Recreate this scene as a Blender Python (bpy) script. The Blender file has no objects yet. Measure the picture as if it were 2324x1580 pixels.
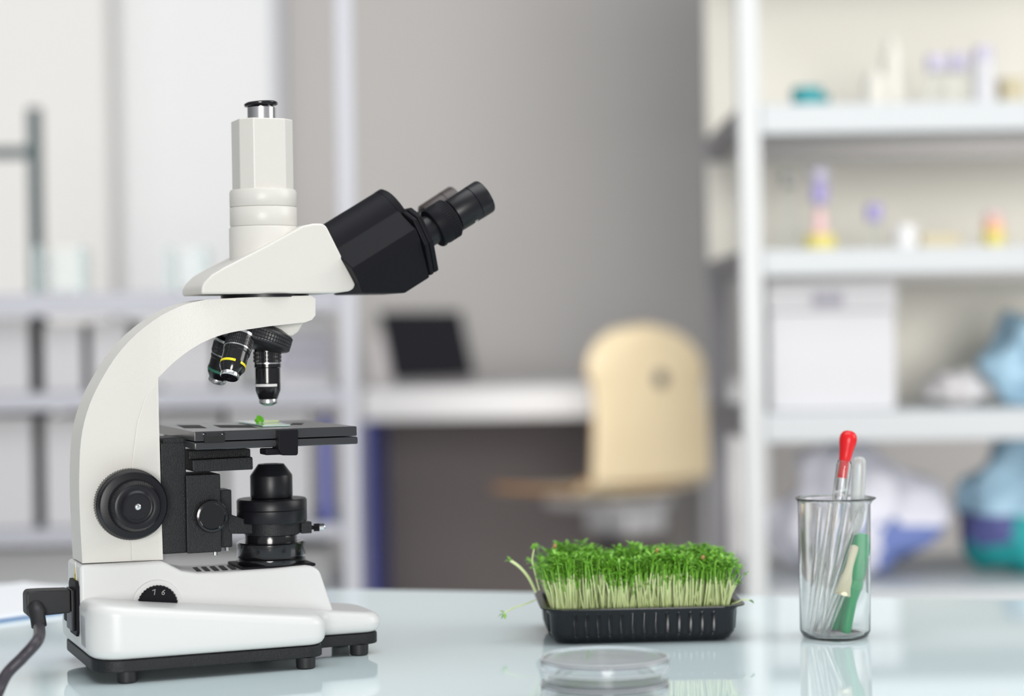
import bpy, bmesh, math, random
from mathutils import Vector, Matrix, noise

random.seed(7)
C = bpy.context.scene.collection
R = math.radians
# ------------------------------------------------------------------ camera, world, lights, exposure
F = 4519.0            # focal length in pixels of the 2324 x 1580 frame
RHO = .0165           # slight roll of the camera
TH = math.atan(34 / F)
TZ = .74              # height of the glass table top
CH = .249             # camera height above the table top
cs, sn = math.cos(RHO), math.sin(RHO)
cam = bpy.data.cameras.new('camera')
cam.sensor_width = 36.0
cam.lens = F / 2324 * 36.0
cam.clip_start = .05
cam.dof.use_dof = True
cam.dof.focus_distance = 1.50
cam.dof.aperture_fstop = 2.8
co = bpy.data.objects.new('camera', cam)
C.objects.link(co)
_F = Vector((0, math.cos(TH), -math.sin(TH)))
_U = Vector((0, math.sin(TH), math.cos(TH)))
_R = Vector((1, 0, 0))
_r = _R * cs - _U * sn
_u = _R * sn + _U * cs
m = Matrix.Identity(4)
for i in range(3):
    m[i][0], m[i][1], m[i][2] = _r[i], _u[i], -_F[i]
m[2][3] = TZ + CH
co.matrix_world = m
bpy.context.scene.camera = co

vs = bpy.context.scene.view_settings
vs.view_transform = 'Standard'
vs.look = 'None'
vs.gamma = 1.0
vs.use_curve_mapping = False
vs.exposure = -.07

w = bpy.data.worlds.new('world')      # soft daylight, brighter on the window side behind the camera
bpy.context.scene.world = w
w.use_nodes = True
nt = w.node_tree
tcw = nt.nodes.new('ShaderNodeTexCoord')
dot = nt.nodes.new('ShaderNodeVectorMath')
dot.operation = 'DOT_PRODUCT'
dot.inputs[1].default_value = Vector((.25, -.9, .36)).normalized()
nt.links.new(tcw.outputs['Generated'], dot.inputs[0])
mr = nt.nodes.new('ShaderNodeMapRange')
mr.interpolation_type = 'SMOOTHSTEP'
mr.inputs['From Min'].default_value = -.25
mr.inputs['From Max'].default_value = .85
mr.inputs['To Min'].default_value = .20
mr.inputs['To Max'].default_value = .44
nt.links.new(dot.outputs['Value'], mr.inputs['Value'])
nt.nodes['Background'].inputs[0].default_value = (.95, .975, 1.0, 1)
nt.links.new(mr.outputs['Result'], nt.nodes['Background'].inputs[1])

sl = bpy.data.lights.new('sun', 'SUN')
sl.energy = 2.0
sl.angle = R(20)
sl.color = (1, .975, .94)
so = bpy.data.objects.new('sun', sl)
C.objects.link(so)
so.rotation_euler = Vector((-.045, 1, -.06)).to_track_quat('-Z', 'Y').to_euler()


def area(name, loc, target, sx, sy, power, col=(1, 1, 1)):
    l = bpy.data.lights.new(name, 'AREA')
    l.shape = 'RECTANGLE'
    l.size, l.size_y = sx, sy
    l.energy = power
    l.color = col
    o = bpy.data.objects.new(name, l)
    C.objects.link(o)
    o.location = loc
    o.rotation_euler = (Vector(target) - Vector(loc)).to_track_quat('-Z', 'Y').to_euler()
    return o


area('window_light_right', (3.2, 1.6, 2.2), (0, 2.0, .9), 1.6, 1.6, 42, (1, .98, .95))
area('window_light_left', (-3.1, 3.2, 2.2), (-1.5, 6.9, 1.3), 1.6, 1.6, 14, (.96, .98, 1))

area('top_fill', (.1, 1.4, 3.2), (.1, 1.6, 0), 2.6, 1.8, 50, (.97, .99, 1))  # unseen overhead fill, added to brighten the table top
pl_ = bpy.data.lights.new('chair_fill_spot', 'SPOT')     # unseen spot fill, added to brighten the chair back
pl_.energy = 185
pl_.spot_size = R(24)
pl_.spot_blend = .8
pl_.shadow_soft_size = .12
pl_.color = (1, .96, .88)
po = bpy.data.objects.new('chair_fill_spot', pl_)
C.objects.link(po)
po.location = (-.1, 3.0, 2.9)
po.rotation_euler = (Vector((.36, 5.35, .70)) - po.location).to_track_quat('-Z', 'Y').to_euler()
bpy.context.scene.cycles.max_bounces = 24
bpy.context.scene.cycles.transmission_bounces = 24


# ------------------------------------------------------------------ geometry helpers
def ray(px, py):
    X, Y = px - 1162, py - 790
    xt = X * cs - Y * sn
    w_ = -(Y * cs + X * sn)
    return Vector((xt, F * math.cos(TH) + w_ * math.sin(TH), -F * math.sin(TH) + w_ * math.cos(TH)))


def at_y(px, py, y):          # world point at a depth (z in the room)
    r = ray(px, py)
    t = y / r.y
    return Vector((r.x * t, y, TZ + CH + r.z * t))


def at_z(px, py, z):          # world point at a height above the table top
    r = ray(px, py)
    t = (z - CH) / r.z
    return Vector((r.x * t, r.y * t, TZ + z))


PHI = R(22)
MX, MY = -.1917, 1.55         # the microscope's optical axis on the table
cp, sp = math.cos(PHI), math.sin(PHI)


def loc_m(p):
    dx, dy = p.x - MX, p.y - MY
    return Vector((dx * cp + dy * sp, -dx * sp + dy * cp, p.z - TZ))


def mp(px, py, v):            # microscope frame: point on the plane v
    r = ray(px, py)
    k = -sp * r.x + cp * r.y
    t = (v - sp * MX + cp * MY) / k
    return loc_m(Vector((r.x * t, r.y * t, TZ + CH + r.z * t)))


def mz(px, py, z):
    return loc_m(at_z(px, py, z))


def mat(name, col, rough=.5, metal=0.0, trans=0.0, ior=1.45, bump=0.0, bscale=900.0, spec=.5, coat=0.0,
        col2=None, cscale=40.0, alpha=1.0, sss=0.0, aniso=0.0):
    mt = bpy.data.materials.new(name)
    mt.use_nodes = True
    nt = mt.node_tree
    b = nt.nodes['Principled BSDF']
    b.inputs['Base Color'].default_value = (*col, 1)
    b.inputs['Roughness'].default_value = rough
    b.inputs['Metallic'].default_value = metal
    b.inputs['Transmission Weight'].default_value = trans
    b.inputs['IOR'].default_value = ior
    b.inputs['Specular IOR Level'].default_value = spec
    b.inputs['Coat Weight'].default_value = coat
    b.inputs['Alpha'].default_value = alpha
    if sss:
        b.inputs['Subsurface Weight'].default_value = sss
        b.inputs['Subsurface Radius'].default_value = (.004, .004, .003)
    tc = nt.nodes.new('ShaderNodeTexCoord')
    n = nt.nodes.new('ShaderNodeTexNoise')
    nt.links.new(tc.outputs['Object'], n.inputs['Vector'])
    if bump:
        n.inputs['Scale'].default_value = bscale
        n.inputs['Detail'].default_value = 2
        bp = nt.nodes.new('ShaderNodeBump')
        bp.inputs['Strength'].default_value = bump
        bp.inputs['Distance'].default_value = .0005
        nt.links.new(n.outputs[0], bp.inputs['Height'])
        nt.links.new(bp.outputs[0], b.inputs['Normal'])
    if col2:
        n2 = nt.nodes.new('ShaderNodeTexNoise')
        n2.inputs['Scale'].default_value = cscale
        nt.links.new(tc.outputs['Object'], n2.inputs['Vector'])
        mx = nt.nodes.new('ShaderNodeMix')
        mx.data_type = 'RGBA'
        mx.inputs['A'].default_value = (*col, 1)
        mx.inputs['B'].default_value = (*col2, 1)
        nt.links.new(n2.outputs[0], mx.inputs['Factor'])
        nt.links.new(mx.outputs['Result'], b.inputs['Base Color'])
    return mt


M = dict(
    enamel=mat('white_enamel', (.68, .665, .625), .34, bump=.22, bscale=1100),
    base_white=mat('white_base_plastic', (.685, .69, .685), .33, bump=.06, bscale=900),
    black=mat('black_plastic', (.009, .009, .012), .5, spec=.13, bump=.08, bscale=1500),
    blacksat=mat('black_satin', (.008, .008, .011), .36, spec=.4),
    knurl=mat('knurled_black', (.020, .020, .023), .38, spec=.6),
    black_refl=mat('black_brown_reflection', (.055, .042, .040), .38),  # far eyecup: the barrel's brownish reflection put into the colour
    blackgloss=mat('black_gloss', (.008, .008, .01), .16, coat=.4),
    blacktex=mat('black_textured_paint', (.011, .012, .014), .42, spec=.4, bump=.75, bscale=1400),
    stage=mat('stage_anodised', (.030, .031, .035), .26, spec=.8),
    slot=mat('slot_black', (.003, .003, .004), .6),
    teal=mat('black_prism_box', (.016, .021, .026), .36, bump=.06, bscale=1500),
    steel=mat('brushed_steel', (.78, .78, .79), .22, 1.0),
    chrome=mat('chrome', (.86, .86, .87), .12, 1.0),
    brass=mat('brass', (.75, .5, .2), .25, 1.0),
    yellow=mat('yellow_paint', (.85, .72, .02), .4),
    whitep=mat('white_paint', (.76, .76, .76), .4),
    greenp=mat('green_paint', (.03, .16, .11), .4),
    lens=mat('lens_glass', (.45, .6, .55), .05, .6),
    grooves=mat('seam_grey', (.32, .31, .29), .6),
    sticker=mat('lavender_label', (.74, .74, .8), .5),
    rubber=mat('black_rubber', (.016, .016, .018), .5),
    cable=mat('cable_grey', (.045, .04, .05), .42),
    slideglass=mat('slide_glass', (.72, .95, .87), .05, trans=.45, ior=1.5),
    leaf=mat('leaf_green', (.15, .42, .03), .34, col2=(.25, .54, .06), cscale=160, sss=.12),
    leafd=mat('sprout_leaf_bright', (.13, .48, .015), .32),
    stem=mat('stem_pale', (.60, .74, .30), .4, col2=(.78, .85, .52), cscale=90, sss=.2),
    stick=mat('pale_wood', (.72, .68, .5), .6),
    soil=mat('growing_mat', (.30, .24, .11), .9, col2=(.5, .45, .2), cscale=220, bump=.6, bscale=500),
    husk=mat('seed_husk', (.50, .27, .12), .6),
    tray=mat('tray_plastic', (.010, .012, .016), .24, spec=.4),
    glass=mat('clear_glass', (1.0, 1.0, 1.0), .0, trans=.97, ior=1.38),
    dish=mat('clear_polystyrene', (.97, .985, 1.0), .06, trans=.92, ior=1.28),
    rim_hl=mat('highlight_white', (.90, .93, .97), .35, trans=.35, ior=1.3),  # white rim highlights of the dishes put into a pale colour
    milky=mat('milky_plastic', (.93, .96, .95), .22, trans=.7, ior=1.35),
    redr=mat('red_rubber', (.72, .012, .016), .33),
    green=mat('green_plastic', (.002, .35, .115), .35, spec=.3),
    cream=mat('cream_rubber', (.83, .80, .58), .45, sss=.15),
    table=mat('frosted_table_glass', (.70, .82, .85), .035, ior=1.5, spec=.55),
    tedge=mat('table_metal', (.6, .62, .64), .3, 1.0),
    wall=mat('wall_grey_paint', (.47, .455, .445), .8, col2=(.49, .475, .465), cscale=2),
    wwhite=mat('wall_white_paint', (.80, .79, .775), .8),
    blind=mat('white_blind', (.80, .81, .82), .8),
    jamb=mat('grey_frame', (.42, .43, .48), .5),
    cwall=mat('cream_back_panel', (.80, .775, .70), .7),
    floor=mat('floor_grey', (.42, .41, .40), .6, col2=(.46, .45, .44), cscale=6),
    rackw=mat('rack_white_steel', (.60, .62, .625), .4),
    rackm=mat('rack_shaded_steel', (.30, .29, .31), .5),  # rear posts: shade on the white steel put into the colour
    rackg=mat('rack_silver_steel', (.49, .50, .55), .45, .0),
    shelfg=mat('shelf_grey_steel', (.56, .59, .61), .45),
    bracket=mat('rack_side_shade', (.20, .19, .20), .5),  # shelf side edges facing away from the light, shade put into the colour
    darkframe=mat('dark_green_steel', (.07, .10, .105), .5),
    boxw=mat('white_card', (.64, .64, .665), .6),
    shelfl=mat('shelf_shaded_steel', (.40, .41, .46), .45),  # left rack shelves, darkened in colour for the shade they stand in
    binw=mat('shaded_white_card', (.50, .50, .52), .6),  # white card on the left rack, its shade put into the colour
    boxg=mat('grey_card', (.38, .385, .39), .6),
    boxp=mat('mauve_grey_plastic', (.36, .35, .41), .5),
    darkgap=mat('dark_grey_plastic', (.10, .11, .13), .5),
    blue=mat('blue_plastic', (.06, .08, .38), .45),
    bluel=mat('blue_cloth', (.17, .23, .52), .6),
    deskw=mat('desk_white_laminate', (.80, .80, .82), .35),
    deskd=mat('desk_shade_taupe', (.175, .155, .15), .7),  # shade under the desk, put into a dark colour
    ply=mat('chair_plywood', (.93, .77, .50), .3, col2=(.95, .80, .55), cscale=5, coat=.5),
    plyedge=mat('chair_plywood_dark', (.42, .20, .07), .5),
    chairg=mat('chair_grey_metal', (.62, .62, .64), .35, .3),
    laptop=mat('laptop_black', (.008, .008, .014), .35),
    laptopg=mat('laptop_silver', (.5, .47, .48), .4, .2),
    paper=mat('white_paper', (.93, .94, .97), .6),
    bluecover=mat('blue_cover', (.08, .2, .42), .5),
    tealp=mat('teal_plastic', (.02, .28, .31), .4),
    tglass=mat('tank_glass', (.95, .98, .98), .03, trans=1.0, ior=1.12),
    tankedge=mat('tank_edge_green', (.30, .42, .42), .3),
    lilac=mat('lilac_plastic', (.56, .53, .66), .4),
    violet=mat('violet_plastic', (.40, .35, .64), .4),
    pinkl=mat('pink_liquid', (.78, .52, .52), .4),
    yell=mat('yellow_liquid', (.68, .60, .17), .4),
    orange=mat('orange_liquid', (.85, .52, .30), .4),
    beige=mat('beige_box', (.55, .49, .34), .6),
    offw=mat('off_white_plastic', (.70, .68, .62), .45),
    greyball=mat('grey_rubber', (.38, .38, .36), .6),
    bag=mat('white_bag', (.82, .82, .91), .45),
    bagb=mat('pale_blue_bag', (.42, .64, .80), .45),
    bagt=mat('teal_cloth', (.02, .36, .37), .6),
    bagn=mat('navy_patch', (.10, .11, .30), .6),
    crump=mat('grey_white_cloth', (.72, .70, .71), .7),
)


def finish(bm, name, mt, parent=None, bevel=0.0, seg=3, sharp=38, sub=0):
    if bevel:
        bmesh.ops.recalc_face_normals(bm, faces=bm.faces)
        es = [e for e in bm.edges if len(e.link_faces) == 2 and e.calc_face_angle(0) > R(24)]
        bmesh.ops.bevel(bm, geom=es, offset=bevel, segments=seg, profile=.5, affect='EDGES', clamp_overlap=True)
    bmesh.ops.recalc_face_normals(bm, faces=bm.faces)
    for f in bm.faces:
        f.smooth = True
    for e in bm.edges:
        e.smooth = not (len(e.link_faces) == 2 and e.calc_face_angle(0) > R(sharp))
    me = bpy.data.meshes.new(name)
    bm.to_mesh(me)
    bm.free()
    for x in (mt if isinstance(mt, (list, tuple)) else [mt]):
        me.materials.append(x)
    o = bpy.data.objects.new(name, me)
    C.objects.link(o)
    if parent:
        o.parent = parent
    if bevel:
        wn = o.modifiers.new('weighted_normals', 'WEIGHTED_NORMAL')
        wn.keep_sharp = True
        wn.weight = 60
    return o


def prism(pts, f0, f1):
    """pts: list of (a, b); f0 / f1 map (a, b) to a 3-D point of the two caps"""
    bm = bmesh.new()
    lo = [bm.verts.new(f0(a, b)) for a, b in pts]
    hi = [bm.verts.new(f1(a, b)) for a, b in pts]
    n = len(pts)
    bm.faces.new(lo[::-1])
    bm.faces.new(hi)
    for i in range(n):
        j = (i + 1) % n
        bm.faces.new((lo[i], lo[j], hi[j], hi[i]))
    return bm


def prism_uz(pts, v0, v1):
    return prism(pts, lambda a, b: (a, v0, b), lambda a, b: (a, v1, b))


def prism_uv(pts, z0, z1):
    g0 = z0 if callable(z0) else (lambda a: z0)
    g1 = z1 if callable(z1) else (lambda a: z1)
    return prism(pts, lambda a, b: (a, b, g0(a)), lambda a, b: (a, b, g1(a)))


def add_box(bm, x0, x1, y0, y1, z0, z1):
    v = [bm.verts.new((x, y, z)) for z in (z0, z1) for x, y in ((x0, y0), (x1, y0), (x1, y1), (x0, y1))]
    for q in ((0, 3, 2, 1), (4, 5, 6, 7), (0, 1, 5, 4), (1, 2, 6, 5), (2, 3, 7, 6), (3, 0, 4, 7)):
        bm.faces.new([v[i] for i in q])
    return bm


def box(*a):
    return add_box(bmesh.new(), *a)


def basis(axis):
    a = Vector(axis).normalized()
    h = Vector((0, 0, 1)) if abs(a.z) < .9 else Vector((0, 1, 0))
    b = h.cross(a).normalized()
    return a, b, a.cross(b)


def lathe(prof, n=48, org=(0, 0, 0), axis=(0, 0, 1), knurl=None, arc=None, bm=None, closed=True):
    """prof: list of (radius, height along axis); knurl: {profile index: depth}"""
    bm = bm or bmesh.new()
    a, b, c = basis(axis)
    org = Vector(org)
    a0, a1 = arc or (0, 2 * math.pi)
    cnt = n if not arc else n + 1
    rings = []
    for k, (r, h) in enumerate(prof):
        if r < 1e-7:
            rings.append([bm.verts.new(org + a * h)])
            continue
        ring = []
        for i in range(cnt):
            t = a0 + (a1 - a0) * i / n
            rr = r - (knurl[k] if knurl and k in knurl and i % 2 else 0)
            ring.append(bm.verts.new(org + a * h + (b * math.cos(t) + c * math.sin(t)) * rr))
        rings.append(ring)
    pairs = list(zip(rings, rings[1:]))
    if arc and closed:
        pairs.append((rings[-1], rings[0]))
    for p, q in pairs:
        for i in range(n if not arc else n):
            j = (i + 1) % cnt
            if len(p) == 1 and len(q) == 1:
                continue
            if len(p) == 1:
                bm.faces.new((p[0], q[i], q[j]))
            elif len(q) == 1:
                bm.faces.new((p[j], p[i], q[0]))
            else:
                bm.faces.new((p[i], q[i], q[j], p[j]))
    if not arc:
        for ring, fl in ((rings[0], 1), (rings[-1], 0)):
            if len(ring) > 1 and closed:
                bm.faces.new(ring[::-1] if fl else ring)
    elif closed:
        bm.faces.new([r[0] for r in rings])
        bm.faces.new([r[-1] for r in rings][::-1])
    return bm


def smooth_path(pts, per=8):
    pts = [Vector(p) for p in pts]
    out = []
    n = len(pts)
    for i in range(n - 1):
        p0, p1, p2, p3 = pts[max(i - 1, 0)], pts[i], pts[i + 1], pts[min(i + 2, n - 1)]
        for k in range(per):
            t = k / per
            out.append(.5 * ((2 * p1) + (p2 - p0) * t + (2 * p0 - 5 * p1 + 4 * p2 - p3) * t * t + (3 * p1 - p0 - 3 * p2 + p3) * t ** 3))
    out.append(pts[-1])
    return out


def tube(pts, r, n=12, bm=None):
    bm = bm or bmesh.new()
    rings = []
    pts = [Vector(p) for p in pts]
    ref = None
    for i, p in enumerate(pts):
        d = (pts[min(i + 1, len(pts) - 1)] - pts[max(i - 1, 0)]).normalized()
        if ref is None:
            _, ref, _ = basis(d)
        b = (ref - d * ref.dot(d)).normalized()
        ref = b
        c = d.cross(b)
        rr = r[i] if isinstance(r, (list, tuple)) else r
        rings.append([bm.verts.new(p + (b * math.cos(t) + c * math.sin(t)) * rr) for t in [2 * math.pi * k / n for k in range(n)]])
    for p, q in zip(rings, rings[1:]):
        for i in range(n):
            j = (i + 1) % n
            bm.faces.new((p[i], p[j], q[j], q[i]))
    bm.faces.new(rings[0][::-1])
    bm.faces.new(rings[-1])
    return bm


def tag(o, label=None, cat=None, group=None, kind=None):
    if label:
        o['label'] = label
    if cat:
        o['category'] = cat
    if group:
        o['group'] = group
    if kind:
        o['kind'] = kind
    return o


def thing(name, label, cat, loc=(0, 0, 0), rz=0.0, group=None):
    o = bpy.data.objects.new(name, None)
    C.objects.link(o)
    o.empty_display_size = .05
    o.location = loc
    o.rotation_euler = (0, 0, rz)
    return tag(o, label, cat, group)


def struct(o):
    o['kind'] = 'structure'
    return o


def lbl(o, s):
    o['label'] = s
    return o


def arcpts(cx, cy, r, a0, a1, n):
    return [(cx + r * math.cos(R(a0 + (a1 - a0) * i / n)), cy + r * math.sin(R(a0 + (a1 - a0) * i / n))) for i in range(n + 1)]


# ------------------------------------------------------------------ the room
WY = 7.0
struct(finish(box(-4.5, 4.5, -.5, WY + .2, -.1, 0), 'floor', M['floor']))
struct(finish(box(-4.5, 4.5, WY, WY + .2, 0, 3.0), 'wall_back', M['wall']))
xl = at_y(248, 300, 6.75).x
struct(finish(box(-4.5, xl, 6.75, WY - .001, 0, 3.0), 'wall_left', M['wwhite'], bevel=.01))
wx0, wx1 = at_y(270, 300, 6.95).x, at_y(625, 300, 6.95).x
wd = struct(finish(add_box(add_box(add_box(bmesh.new(), wx0 - .06, wx0, 6.93, WY - .001, .5, 2.4), wx1, wx1 + .03, 6.93, WY - .001, .5, 2.4), wx0, wx1, 6.93, WY - .001, .44, .5), 'window_1', M['jamb']))
finish(box(wx0, wx1, 6.955, 6.97, .5, 2.4), 'window_blind', M['blind'], wd)

# ------------------------------------------------------------------ the glass table
ang = math.atan2(1.797 - 2.035, .95)
tb = thing('table', 'white table with a glossy pale blue glass top in the foreground', 'table', (-.02, 1.919, 0), ang)
finish(box(-1.0, .95, -.80, 0, TZ - .012, TZ), 'tabletop', M['table'], tb, bevel=.0015, seg=2)
finish(add_box(add_box(add_box(add_box(bmesh.new(), -.95, .9, -.1, -.06, TZ - .052, TZ - .0125), -.95, .9, -.74, -.70, TZ - .052, TZ - .0125), -.95, -.91, -.70, -.1, TZ - .052, TZ - .0125), .86, .9, -.70, -.1, TZ - .052, TZ - .0125), 'apron', M['tedge'], tb)
for lx in (-.95, .86):
    for ly in (-.74, -.1):
        finish(box(lx, lx + .04, ly, ly + .04, 0, TZ - .053), 'leg', M['tedge'], tb)

# ------------------------------------------------------------------ the microscope
ms = thing('microscope', 'white trinocular microscope with black eyepieces and stage', 'microscope', (MX, MY, TZ), PHI)


def uz(px, py, v):
    p = mp(px, py, v)
    return (p.x, p.z)


def prof(pts, v):
    return [uz(x, y, v) for x, y in pts]


def pbox(x0, y0, x1, y1, v0, v1):
    ym, xm = (y0 + y1) / 2, (x0 + x1) / 2
    return box(mp(x0, ym, v0).x, mp(x1, ym, v0).x, v0, v1, mp(xm, y1, v0).z, mp(xm, y0, v0).z)


# plan of the base: wide lobe at the rear, narrower nose in front
half = [(-.1515, -.050)] + arcpts(-.1275, -.051, .024, 180, 270, 6)[1:] + arcpts(.010, -.059, .016, 270, 360, 6) + \
       arcpts(.0385, -.045, .0115, 180, 90, 5) + arcpts(.068, -.0185, .015, 270, 360, 6)
plan = half + [(u, -v) for u, v in half[::-1]]


def inset(pl, d):
    cx, n = [], len(pl)
    for i in range(n):
        a, b, c = Vector(pl[i - 1]), Vector(pl[i]), Vector(pl[(i + 1) % n])
        t = (c - a).normalized()
        cx.append((b.x - t.y * d, b.y + t.x * d))
    return cx


body = finish(prism_uv(plan, .0172, lambda u: .0555 - (u + .12) * .115), 'base', M['base_white'], ms, bevel=.0075, seg=4)
finish(prism_uv(inset(plan, .0028), .0085, .0171), 'base_plate', M['blacktex'], ms, bevel=.001, seg=2)
for (u, v) in ((-.1248, .0645), (-.1248, -.0645), (.0091, -.0655), (.0091, .0655), (.0640, -.0245), (.0640, .0245)):
    finish(lathe([(0, 0), (.0062, 0), (.0072, .001), (.0074, .0086), (0, .0086)], 28, (u, v, 0)), 'foot', M['rubber'], ms)

hv = -.027
hp = [(-.1512, .02), (-.1512, .0826)] + [(-.0885, .0824), (-.0832, .0790), (-.0750, .0743), (-.0625, .0719), (-.0442, .0715), (-.0044, .0718), (.0215, .0727), (.0282, .0716), (.0333, .0675), (.0455, .030)]
finish(prism_uz(hp, hv, -hv), 'lamp_housing', M['base_white'], ms, bevel=.0032, seg=3)
# recess bulge round the brightness wheel
wc = mp(357, 1374, hv - .002)
finish(lathe([(0, 0), (.0195, 0), (.0185, .0020), (.0160, .0024), (0, .0024)], 48, (wc.x, hv + .0006, wc.z), (0, -1, 0)), 'wheel_surround', M['base_white'], ms)
wh = finish(lathe([(0, 0), (.0152, 0), (.0152, .0035), (.0140, .0047), (0, .0047)], 72, (wc.x, hv - .0012, wc.z), (0, -1, 0), knurl={1: .0006, 2: .0006}), 'brightness_wheel', M['black'], ms)


def text(s, size, mt, parent, matrix, name, ext=.0001):
    cu = bpy.data.curves.new('t', 'FONT')
    cu.body = s
    cu.size = size
    cu.extrude = ext
    cu.align_x = 'CENTER'
    cu.align_y = 'CENTER'
    t = bpy.data.objects.new('t', cu)
    C.objects.link(t)
    dg = bpy.context.evaluated_depsgraph_get()
    me = bpy.data.meshes.new_from_object(t.evaluated_get(dg))
    bpy.data.objects.remove(t)
    o = bpy.data.objects.new(name, me)
    me.name = name
    me.materials.clear()
    me.materials.append(mt)
    me.transform(matrix)
    C.objects.link(o)
    o.parent = parent
    return o


up_near = Matrix(((1, 0, 0), (0, 0, -1), (0, 1, 0))).to_4x4()      # text facing -v
for k, (s, a) in enumerate((('7', 15), ('6', -22))):
    q = Matrix.Translation((wc.x - math.sin(R(a)) * .0105, hv - .0060, wc.z + math.cos(R(a)) * .0105)) @ up_near @ Matrix.Rotation(R(a), 4, 'Z')
    text(s, .0058, M['grooves'], wh, q, 'numeral')
# vent slots and their bezel on the lamp housing
for k in range(6):
    u = -.0615 + k * .0068
    finish(prism_uv([(u, -.018), (u + .0036, -.018), (u + .0036 + .003, .010), (u + .003, .010)], .0705, .07205 + k * .00002), 'vent_slot', M['slot'], ms)
# arm: one curved casting
av = -.021
arm_pts = [(187, 1279), (183, 1209), (180, 1130), (180, 1068), (184, 998), (197, 937), (220, 881), (262, 811), (309, 759), (365, 717), (421, 691), (468, 680),
           (540, 676), (620, 673), (706, 671), (716, 678), (716, 716), (708, 726), (692, 732), (609, 741), (539, 752), (492, 764), (445, 786), (398, 820), (359, 858),
           (361, 960), (364, 1068), (367, 1180), (370, 1271)]
UB0, UB1 = -.105, -.020


def arm_hw(u):
    t = min(1, max(0, (u - UB0) / (UB1 - UB0)))
    return .021 + .0105 * t * t * (3 - 2 * t)


ap = []
for x_, y_ in arm_pts:
    v_ = av
    for _ in range(4):
        q_ = mp(x_, y_, v_)
        v_ = -arm_hw(q_.x)
    ap.append((q_.x, q_.z))
# smoother outline for the big curves
crv = [Vector((a, 0, b)) for a, b in ap]
out = [ap[0]] + [(p.x, p.z) for p in smooth_path(crv[1:12], 3)] + ap[12:19] + [(p.x, p.z) for p in smooth_path(crv[19:25], 3)] + ap[25:]
bm = prism_uz(out, -1, 1)
for ub in [UB0 + (UB1 - UB0) * k / 10 for k in range(11)]:
    bmesh.ops.bisect_plane(bm, geom=bm.verts[:] + bm.edges[:] + bm.faces[:], plane_co=(ub, 0, 0), plane_no=(1, 0, 0))
for v in bm.verts:
    v.co.y = math.copysign(arm_hw(v.co.x), v.co.y)
finish(bm, 'arm', M['enamel'], ms, bevel=.0030, seg=3)
# fillet panel thickening the column's near side
fp = prof([(300, 1273), (296, 1180), (300, 1050), (312, 960), (330, 900), (357, 868), (359, 960), (362, 1068), (366, 1180), (369, 1271)], av - .0015)
finish(prism_uz(fp, av - .0008, av + .004), 'column_panel', M['enamel'], ms, bevel=.0007, seg=2)
# nose under the arm that carries the turret
finish(prism_uz(prof([(560, 742), (693, 728), (678, 754), (664, 764), (600, 764)], -.016), -.0165, .0165), 'turret_mount', M['enamel'], ms, bevel=.002)

# binocular head
hd_pts = [(457, 668), (457, 652), (464, 640), (481, 623), (512, 605), (600, 560), (688, 512), (712, 507), (733, 507), (742, 514), (808, 646), (803, 655), (795, 661), (760, 666), (600, 667)]
finish(prism_uz(prof(hd_pts, -.033), -.033, .033), 'head', M['enamel'], ms, bevel=.0065, seg=5)
axp = lambda y: mp(600, y, 0).z
finish(lathe([(0, axp(669)), (.034, axp(669)), (.034, axp(676)), (0, axp(676))][::-1], 48), 'dovetail', M['blacksat'], ms)
finish(lathe([(.0268, axp(640)), (.0268, axp(520)), (.0258, axp(515.5)), (0, axp(515.5))], 64), 'trinocular_base', M['enamel'], ms)
finish(lathe([(0, axp(515.6)), (.0252, axp(515)), (.0260, axp(511)), (.0260, axp(473)), (.0256, axp(471.5)), (.0250, axp(471))], 64), 'lower_collar', M['enamel'], ms)
finish(lathe([(.0250, axp(471)), (.0256, axp(470.5)), (.0260, axp(469)), (.0260, axp(438)), (.0250, axp(432)), (0, axp(431))], 64), 'upper_collar', M['enamel'], ms)
oc = []
for k in range(4):
    for a in (-30, 30):
        t = R(90 * k - 90 + a)
        oc.append((.0247 * math.cos(t), .0247 * math.sin(t)))
finish(prism_uv(oc, axp(436), axp(274)), 'camera_tube', M['enamel'], ms, bevel=.0011, seg=3, sharp=60)
finish(lathe([(0, axp(276)), (.0112, axp(276)), (.0112, axp(245)), (.0098, axp(245)), (.0098, axp(249)), (0, axp(249))], 56), 'port_sleeve', M['steel'], ms)
finish(lathe([(0, -.003), (.0098, -.003), (.0098, .0005), (.0127, .0012), (.0131, .0021), (.0131, .0030), (.0118, .0040), (0, .0044)], 56, (-.0003, 0, axp(244)), (-.06, .02, 1)), 'port_cap', M['blackgloss'], ms)

# eyepiece block: polygonal prism pushed out along t, cut by horizontal plane below
TA = R(30.5)
t_ = Vector((math.cos(TA), 0, math.sin(TA)))
n_ = Vector((-math.sin(TA), 0, math.cos(TA)))
P0 = Vector((mp(735, 507, 0).x, 0, mp(735, 507, 0).z))     # top edge at the head's mouth


def eb(s, nn, v):
    p = P0 + t_ * s + n_ * nn
    return Vector((p.x, v, p.z))


def section(top, hw, low, wide):
    pts = [(top - .026 + .026 * math.sin(R(a)), -.026 * math.cos(R(a))) for a in range(15, 166, 10)]
    return [(low, -hw), (wide - .006, -.0445), (wide + .004, -.0455)] + pts + [(wide + .004, .0455), (wide - .006, .0445), (low, hw)]


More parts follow.
